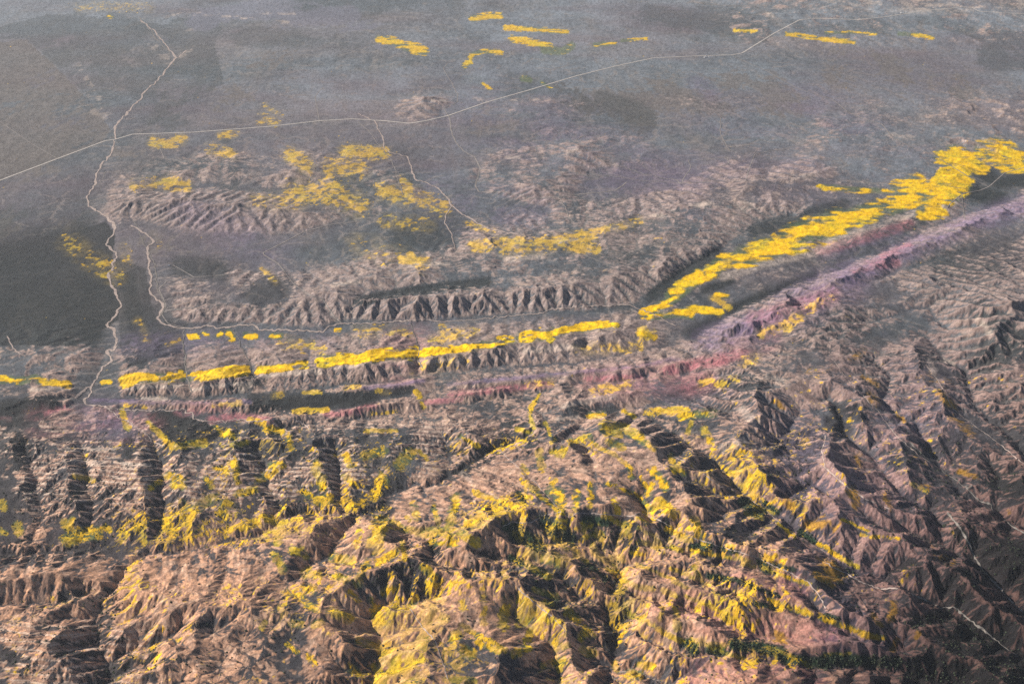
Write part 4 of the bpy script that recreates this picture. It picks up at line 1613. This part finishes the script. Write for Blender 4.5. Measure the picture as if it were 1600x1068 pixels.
road("dirt_track", "thin track falling from the ranch on the long road", [1143, 87, 1200, 112, 1245, 138, 1260, 143, 1300, 155, 1325, 175, 1350, 186, 1378, 194, 1395, 215, 1420, 228, 1455, 240, 1490, 262, 1520, 280, 1545, 292], 9, M_TRACK, lift=1.5)
road("dirt_track", "winding track leaving the flower belt at the right edge", [1600, 262, 1570, 270, 1545, 292, 1530, 298, 1505, 302, 1485, 318, 1480, 325], 9, M_TRACK, lift=1.5)
road("dirt_track", "track dropping from the junction at the right edge", [1503, 303, 1505, 325, 1508, 345], 7, M_TRACK, lift=1.5)
road("dirt_track", "thin straight track near the top right of the plain", [1060, 28, 1130, 34, 1200, 40, 1255, 31], 6, M_TRACK)
road("dirt_track", "straight track running level across the upper plain", [1000, 48, 1060, 52, 1140, 53, 1205, 54], 6, M_TRACK)
road("dirt_track", "short track falling to a purple flat right of centre", [1166, 168, 1150, 175, 1126, 183, 1125, 203, 1128, 215, 1140, 235], 8, M_TRACK, wig=.5)
road("dirt_track", "curved track around the low hills right of centre", [1065, 284, 1080, 262, 1075, 250, 1100, 250, 1135, 245, 1140, 255, 1120, 262], 7, M_TRACK, wig=.6)
road("dirt_track", "track curling from the low hills to the flats on the right", [1165, 283, 1170, 265, 1180, 240, 1230, 232, 1290, 215, 1300, 205, 1330, 196], 7, M_TRACK)
road("dirt_track", "faint thin track at the top of the plain left of centre", [530, 13, 600, 10, 650, 5, 720, 6], 6, M_TRACK)
road("dirt_track", "thin track rising to a yellow field at the top centre", [727, 26, 765, 12, 775, 16, 740, 24], 5, M_TRACK)
road("dry_wash", "upper reach of the main sandy wash on the left plain", [220, 32, 240, 48, 258, 68, 275, 92, 262, 105, 246, 128, 228, 140, 215, 160, 200, 175, 185, 190, 179, 200, 182, 218], 18, M_WASH, wig=1.0, wvar=.35, seed=4)
road("dry_wash", "sandy side fan feeding the top of the main wash", [215, 26, 232, 42, 244, 62, 268, 86], 12, M_DARKW, wig=1.4, wvar=.5, seed=5)
road("dry_wash", "short sandy wash joining at the upper fork", [275, 91, 285, 84, 300, 76], 14, M_WASH, wig=.8, wvar=.4, seed=6)
road("dry_wash", "main sandy wash below the long road", [180, 220, 174, 240, 160, 255, 150, 275, 146, 292, 136, 305, 138, 320, 150, 330, 165, 337, 178, 352, 176, 368, 166, 382, 180, 395, 178, 415, 170, 430, 173, 445, 185, 465, 188, 478, 183, 490, 165, 507, 178, 514, 183, 530, 180, 545, 167, 548, 175, 563, 160, 575, 152, 590, 143, 602, 138, 608, 125, 613, 118, 622], 15, M_WASH, wig=1.3, wvar=.45, seed=7, lift=1.4)
road("dry_wash", "end of the main wash curling past the foothill gap", [143, 602, 142, 612, 134, 622, 134, 630, 146, 633, 160, 634, 172, 640], 11, M_WASH, wig=.9, wvar=.4, seed=8, lift=1.4)
road("dry_wash", "side wash meeting the main wash above the dark plain", [165, 268, 158, 285, 146, 292], 6, M_DARKW, wig=.8, seed=9)
road("dry_wash", "sandy side wash hugging the foot of the middle ridge", [205, 352, 232, 368, 241, 378, 231, 385, 232, 400, 233, 425, 238, 445, 234, 455, 245, 468, 255, 475, 252, 487, 246, 497, 255, 506, 280, 513, 310, 512, 325, 508, 342, 512, 360, 511, 372, 508, 398, 508, 405, 516, 425, 515, 460, 516, 505, 519, 512, 510, 534, 505], 13, M_WASH, wig=.9, wvar=.35, seed=10, lift=1.4)
road("dry_wash", "thin braided wash beside the sandy side wash", [210, 345, 222, 375, 236, 400, 244, 420, 246, 450, 255, 468, 258, 480, 250, 495], 7, M_DARKW, wig=1.0, seed=11, lift=1.2)
road("dry_wash", "valley wash continuing right along the foot of the middle ridge", [534, 505, 560, 506, 620, 502, 650, 500, 690, 503, 740, 500, 790, 494, 840, 490, 860, 484, 900, 480, 940, 478, 980, 476, 1020, 490, 1055, 510], 9, M_WASH, wig=.9, wvar=.3, seed=12, lift=1.4)
road("dry_wash", "pale wash winding down through the yellow badlands", [560, 178, 588, 190, 592, 205, 599, 218, 600, 232, 615, 240, 636, 244, 642, 262, 648, 280, 665, 285, 685, 295, 700, 310, 707, 323, 720, 333, 745, 347, 765, 358, 800, 365, 830, 368], 12, M_WASH, wig=.8, wvar=.35, seed=13, lift=1.4)
road("dry_wash", "thin wash west of the winding badland wash", [560, 190, 580, 210, 594, 230, 612, 250, 622, 280, 630, 305], 7, M_TRACK, wig=.6, seed=14, lift=1.4)
road("dry_wash", "short wash dropping toward the dark flat", [706, 323, 696, 335, 694, 350, 706, 366, 711, 388], 8, M_WASH, wig=.8, seed=15, lift=1.4)
road("dry_wash", "small wash falling from the central track", [872, 308, 884, 325, 888, 340, 905, 355], 7, M_TRACK, wig=.6, seed=16, lift=1.4)
road("dry_wash", "thin winding wash in the low hills right of centre", [905, 215, 915, 212, 900, 220, 922, 235, 940, 250, 1000, 270, 1065, 284], 8, M_TRACK, wig=1.0, seed=17, lift=1.4)
road("dry_wash", "dark canyon stream through the flower band left side", [288, 515, 287, 540, 290, 560, 290, 580, 296, 600, 300, 612], 7, M_DARKW, wig=1.0, seed=18, lift=1.4)
road("dry_wash", "narrow canyon stream crossing the middle flower band", [642, 505, 646, 520, 655, 540, 652, 560, 660, 575], 6, M_DARKW, wig=1.0, seed=19, lift=1.4)
road("dry_wash", "small canyon stream left of the middle flower band", [364, 515, 372, 530, 378, 545, 390, 565, 392, 580, 398, 600], 6, M_DARKW, wig=1.0, seed=20, lift=1.4)
road("dry_wash", "small bright wash on the dark plain at the left edge", [12, 525, 18, 540, 25, 550, 40, 556], 8, M_WASH, wig=.7, seed=21, lift=1.4)
road("dry_wash", "meandering channel below the purple strip on the left", [146, 633, 165, 635, 190, 641, 225, 640, 250, 641, 290, 640, 300, 648, 303, 655, 330, 659, 370, 656, 400, 658, 430, 655, 460, 656, 475, 662, 488, 672], 7, M_WASH, wig=1.6, wvar=.4, seed=22, lift=1.6)
road("dry_wash", "channel descending the dark valley at the left", [172, 640, 190, 655, 205, 662, 225, 675, 240, 692, 255, 697], 6, M_WASH, wig=1.4, seed=23, lift=1.6)
road("dry_wash", "bright sandy river in the dark lower right valley", [1420, 690, 1450, 718, 1478, 740, 1492, 748, 1503, 758, 1515, 763, 1518, 757, 1508, 760, 1525, 778, 1535, 785, 1548, 787, 1550, 797, 1565, 808, 1580, 822, 1600, 832, 1650, 850], 6, M_DARKW, wig=.5, wvar=.35, seed=24, lift=2.2)
road("dry_wash", "pale river bed running into the lower right corner", [1428, 930, 1448, 938, 1470, 950, 1490, 948, 1505, 960, 1520, 972, 1550, 995, 1575, 1015, 1590, 1024], 6, M_DARKW, wig=.5, wvar=.6, seed=25, lift=2.2)
road("dry_wash", "long thin channel feeding the lower right river bed", [1290, 880, 1320, 895, 1350, 912, 1380, 920, 1400, 918, 1428, 930], 6, M_WASH, wig=.7, seed=26, lift=2.0)
road("dry_wash", "pale channel above the lower right corner", [1480, 800, 1500, 825, 1515, 850, 1522, 870, 1535, 890, 1548, 905, 1565, 922, 1585, 945, 1600, 958, 1640, 985], 8, M_DARKW, wig=.5, wvar=.4, seed=27, lift=2.2)

crests = [
 ("thin pale trail along the main crest above the green gullies", [785, 823, 800, 815, 830, 817, 845, 806, 878, 799, 890, 809, 900, 801, 940, 803, 985, 806, 1000, 802, 1030, 812, 1060, 830]),
 ("thin pale trail running down the broad tan flank", [780, 702, 800, 722, 815, 735, 835, 752, 860, 780, 877, 799]),
 ("thin pale trail following a crest from upper centre to lower right", [1020, 697, 1050, 712, 1080, 725, 1125, 760, 1160, 770, 1200, 800, 1240, 835, 1290, 862]),
 ("thin pale line below the dark bowl in the lower centre", [800, 908, 815, 925, 840, 945, 862, 962, 886, 988]),
 ("pale line round the spur right of the main crest", [1075, 838, 1120, 852, 1180, 870, 1230, 893, 1262, 908, 1280, 930, 1290, 950]),
 ("thin pale line in the gully between yellow slopes at lower left of centre", [640, 950, 660, 980, 680, 1000, 690, 1030, 700, 1060]),
 ("pale line descending the lit slopes above the dark valley", [1290, 680, 1284, 705, 1290, 730, 1320, 758, 1350, 778, 1390, 795]),
 ("long thin pale line through the ribs at the right", [1300, 560, 1330, 600, 1370, 640, 1400, 680, 1440, 715, 1455, 722]),
 ("thin pale line among the ribs near the right edge", [1440, 560, 1470, 600, 1490, 640, 1530, 670, 1570, 700, 1600, 725])]
for i, (lab, pts) in enumerate(crests):
    tag(ribbon("crest_trail", pts, 3.6, M_WASH, wig=.5, wvar=.5, seed=60 + i, lift=1.0), lab, "trail", "structure")

# ------------------------------------------------------------------ shrubs on the near slopes: dark rounded clumps nobody could count
def shrubs():
    r = np.random.RandomState(44)
    w = (1.3 * L['G'] + 0.22 * L['D'] * low2 + 0.05 * smooth(1.0, 1.8, LA) + 0.10 * smooth(0.1, 0.5, N2) * smooth(880, 960, PY) * (1 - smooth(200, 450, PX))) * smooth(640, 760, PY) * (1 - 0.8 * FACE) + 0.012 * smooth(640, 760, PY)
    w = w * ((PX > -30) & (PX < 1630) & (PY < 1100))
    area = np.abs(dXu * dYv)
    w = (w * np.clip(area, 0, 40)).ravel().astype(np.float64)
    n = 12000
    pick = r.choice(w.size, n, p=w / w.sum())
    jx = r.rand(n) - .5; jy = r.rand(n) - .5
    cx = X.ravel()[pick] + jx * dXu.ravel()[pick]; cy = Y.ravel()[pick] + jy * 4
    cz = ground_z(cx, cy)
    V = [(0, 0, 1)]
    for k, (zz, rr, m) in enumerate(((.72, .66, 6), (.2, 1.0, 8), (-.5, .8, 6))):
        for i in range(m):
            a_ = 2 * math.pi * (i + .5 * k) / m; V.append((rr * math.cos(a_), rr * math.sin(a_), zz))
    V = np.array(V)
    F = [(0, 1 + i, 1 + (i + 1) % 6) for i in range(6)]
    def ring(a0, na, b0, nb):
        i = j = 0
        while i < na or j < nb:
            if j >= nb or (i < na and (i + 1) / na <= (j + 1) / nb): F.append((a0 + i % na, b0 + j % nb, a0 + (i + 1) % na)); i += 1
            else: F.append((a0 + i % na, b0 + j % nb, b0 + (j + 1) % nb)); j += 1
    ring(1, 6, 7, 8); ring(7, 8, 15, 6)
    F = np.array(F)
    s = 1.4 + 4.2 * r.rand(n) ** 4
    P3 = V[None] * s[:, None, None] * (0.7 + 0.6 * r.rand(n, len(V), 1)) * np.array([1, 1, .7])
    P3 = P3 + np.stack([cx, cy, cz + s * .2], 1)[:, None]
    FF = (F[None] + (np.arange(n) * len(V))[:, None, None]).reshape(-1, 3)
    me = bpy.data.meshes.new("scrub")
    me.vertices.add(n * len(V)); me.vertices.foreach_set("co", P3.reshape(-1).astype(F32))
    me.loops.add(len(FF) * 3); me.loops.foreach_set("vertex_index", FF.reshape(-1).astype(np.int32))
    me.polygons.add(len(FF)); me.polygons.foreach_set("loop_start", np.arange(0, len(FF) * 3, 3, dtype=np.int32))
    me.polygons.foreach_set("loop_total", np.full(len(FF), 3, np.int32)); me.update(calc_edges=True)
    me.materials.append(plain_material("scrub_leaves", (.035, .045, .028), .45, 1 / 14))
    o = bpy.data.objects.new("scrub", me); COL.objects.link(o)
    tag(o, "dark green scrub dotted through the gullies of the near slopes", "scrub", "stuff")
shrubs()

# ------------------------------------------------------------------ the few buildings on the plain
M_WHITE = plain_material("white_metal", (.78, .78, .76), .05, .5)
M_ROOF = plain_material("pale_roof", (.62, .62, .64), .08, .5)
M_DARKG = plain_material("dark_opening", (.05, .05, .06), .1, .5)
def box_into(V, F, x0, x1, y0, y1, z0, z1):
    k = len(V)
    V += [(x0, y0, z0), (x1, y0, z0), (x1, y1, z0), (x0, y1, z0), (x0, y0, z1), (x1, y0, z1), (x1, y1, z1), (x0, y1, z1)]
    F += [tuple(k + i for i in f) for f in ((0, 3, 2, 1), (4, 5, 6, 7), (0, 1, 5, 4), (1, 2, 6, 5), (2, 3, 7, 6), (3, 0, 4, 7))]
def part(name, V, F, mat, parent):
    me = bpy.data.meshes.new(name); me.from_pydata(V, [], F); me.update(); me.materials.append(mat)
    o = bpy.data.objects.new(name, me); COL.objects.link(o); o.parent = parent
    return o
def barn(px, py, l, w, h, rot, label):
    xw, yw = on_ground(np.array([float(px)]), np.array([float(py)])); z = float(ground_z(xw, yw)[0])
    e_ = bpy.data.objects.new("barn", None); COL.objects.link(e_)
    e_.location = (float(xw[0]), float(yw[0]), z); e_.rotation_euler = (0, 0, rot)
    tag(e_, label, "barn", None, "ranch buildings beside the long road")
    V, F = [], []; box_into(V, F, -l / 2, l / 2, -w / 2, w / 2, -1, h)
    k = len(V); V += [(-l / 2, 0, h * 1.5), (l / 2, 0, h * 1.5)]; F += [(4, 7, k), (6, 5, k + 1)]
    part("wall", V, F, M_WHITE, e_)
    o_, t_ = .5, .25
    V = []; F = []
    for s in (-1, 1):
        k = len(V); y0_, z0_, z1_ = s * (w / 2 + o_), h - .2, h * 1.5 + .25
        V += [(-l / 2 - o_, y0_, z0_), (l / 2 + o_, y0_, z0_), (l / 2 + o_, 0, z1_), (-l / 2 - o_, 0, z1_), (-l / 2 - o_, y0_, z0_ + t_), (l / 2 + o_, y0_, z0_ + t_), (l / 2 + o_, 0, z1_ + t_), (-l / 2 - o_, 0, z1_ + t_)]
        F += [tuple(k + i for i in f) for f in ((0, 3, 2, 1), (4, 5, 6, 7), (0, 1, 5, 4), (1, 2, 6, 5), (3, 0, 4, 7))]
    part("roof", V, F, M_ROOF, e_)
    V, F = [], []; box_into(V, F, -l * .12, l * .12, -w / 2 - .1, -w / 2 + .1, 0, h * .75)
    part("door", V, F, M_DARKG, e_)
for a_ in ((1102, 90, 34, 14, 6, .2, "largest white barn just below the long road right of centre"), (1108, 89.2, 22, 12, 5, 1.3, "small white shed right of the largest barn by the long road"),
           (1104, 87.2, 18, 10, 4, .4, "white shed between the largest barn and the long road"), (1410, 20.5, 46, 16, 6, .1, "long pale barn beside the far stretch of the long road"),
           (1416, 19.4, 26, 14, 5, .9, "short pale shed at the right end of the far long barn"), (264, 415, 12, 9, 4, .3, "lone white hut on the flat below the rib hills")): barn(*a_)

# ------------------------------------------------------------------ the air
def haze_box():
    x0, x1, y0, y1, z0, z1 = -91000, 91000, -61000, 121000, -80.0, 3800.0
    V = [(x0, y0, z0), (x1, y0, z0), (x1, y1, z0), (x0, y1, z0), (x0, y0, z1), (x1, y0, z1), (x1, y1, z1), (x0, y1, z1)]
    F = [(0, 3, 2, 1), (4, 5, 6, 7), (0, 1, 5, 4), (1, 2, 6, 5), (2, 3, 7, 6), (3, 0, 4, 7)]
    me = bpy.data.meshes.new("haze"); me.from_pydata(V, [], F); me.update()
    m = bpy.data.materials.new("haze"); m.use_nodes = True
    t = m.node_tree; t.nodes.clear()
    out = t.nodes.new("ShaderNodeOutputMaterial"); v = t.nodes.new("ShaderNodeVolumePrincipled")
    v.inputs['Color'].default_value = (0.80, 0.88, 1.0, 1)
    v.inputs['Density'].default_value = HAZE
    v.inputs['Anisotropy'].default_value = 0.2
    t.links.new(v.outputs[0], out.inputs['Volume'])
    me.materials.append(m)
    o = bpy.data.objects.new("haze", me); COL.objects.link(o)
    tag(o, "thin grey haze hanging over the whole plain", "haze", "stuff")
HAZE = 0.75e-5
haze_box()
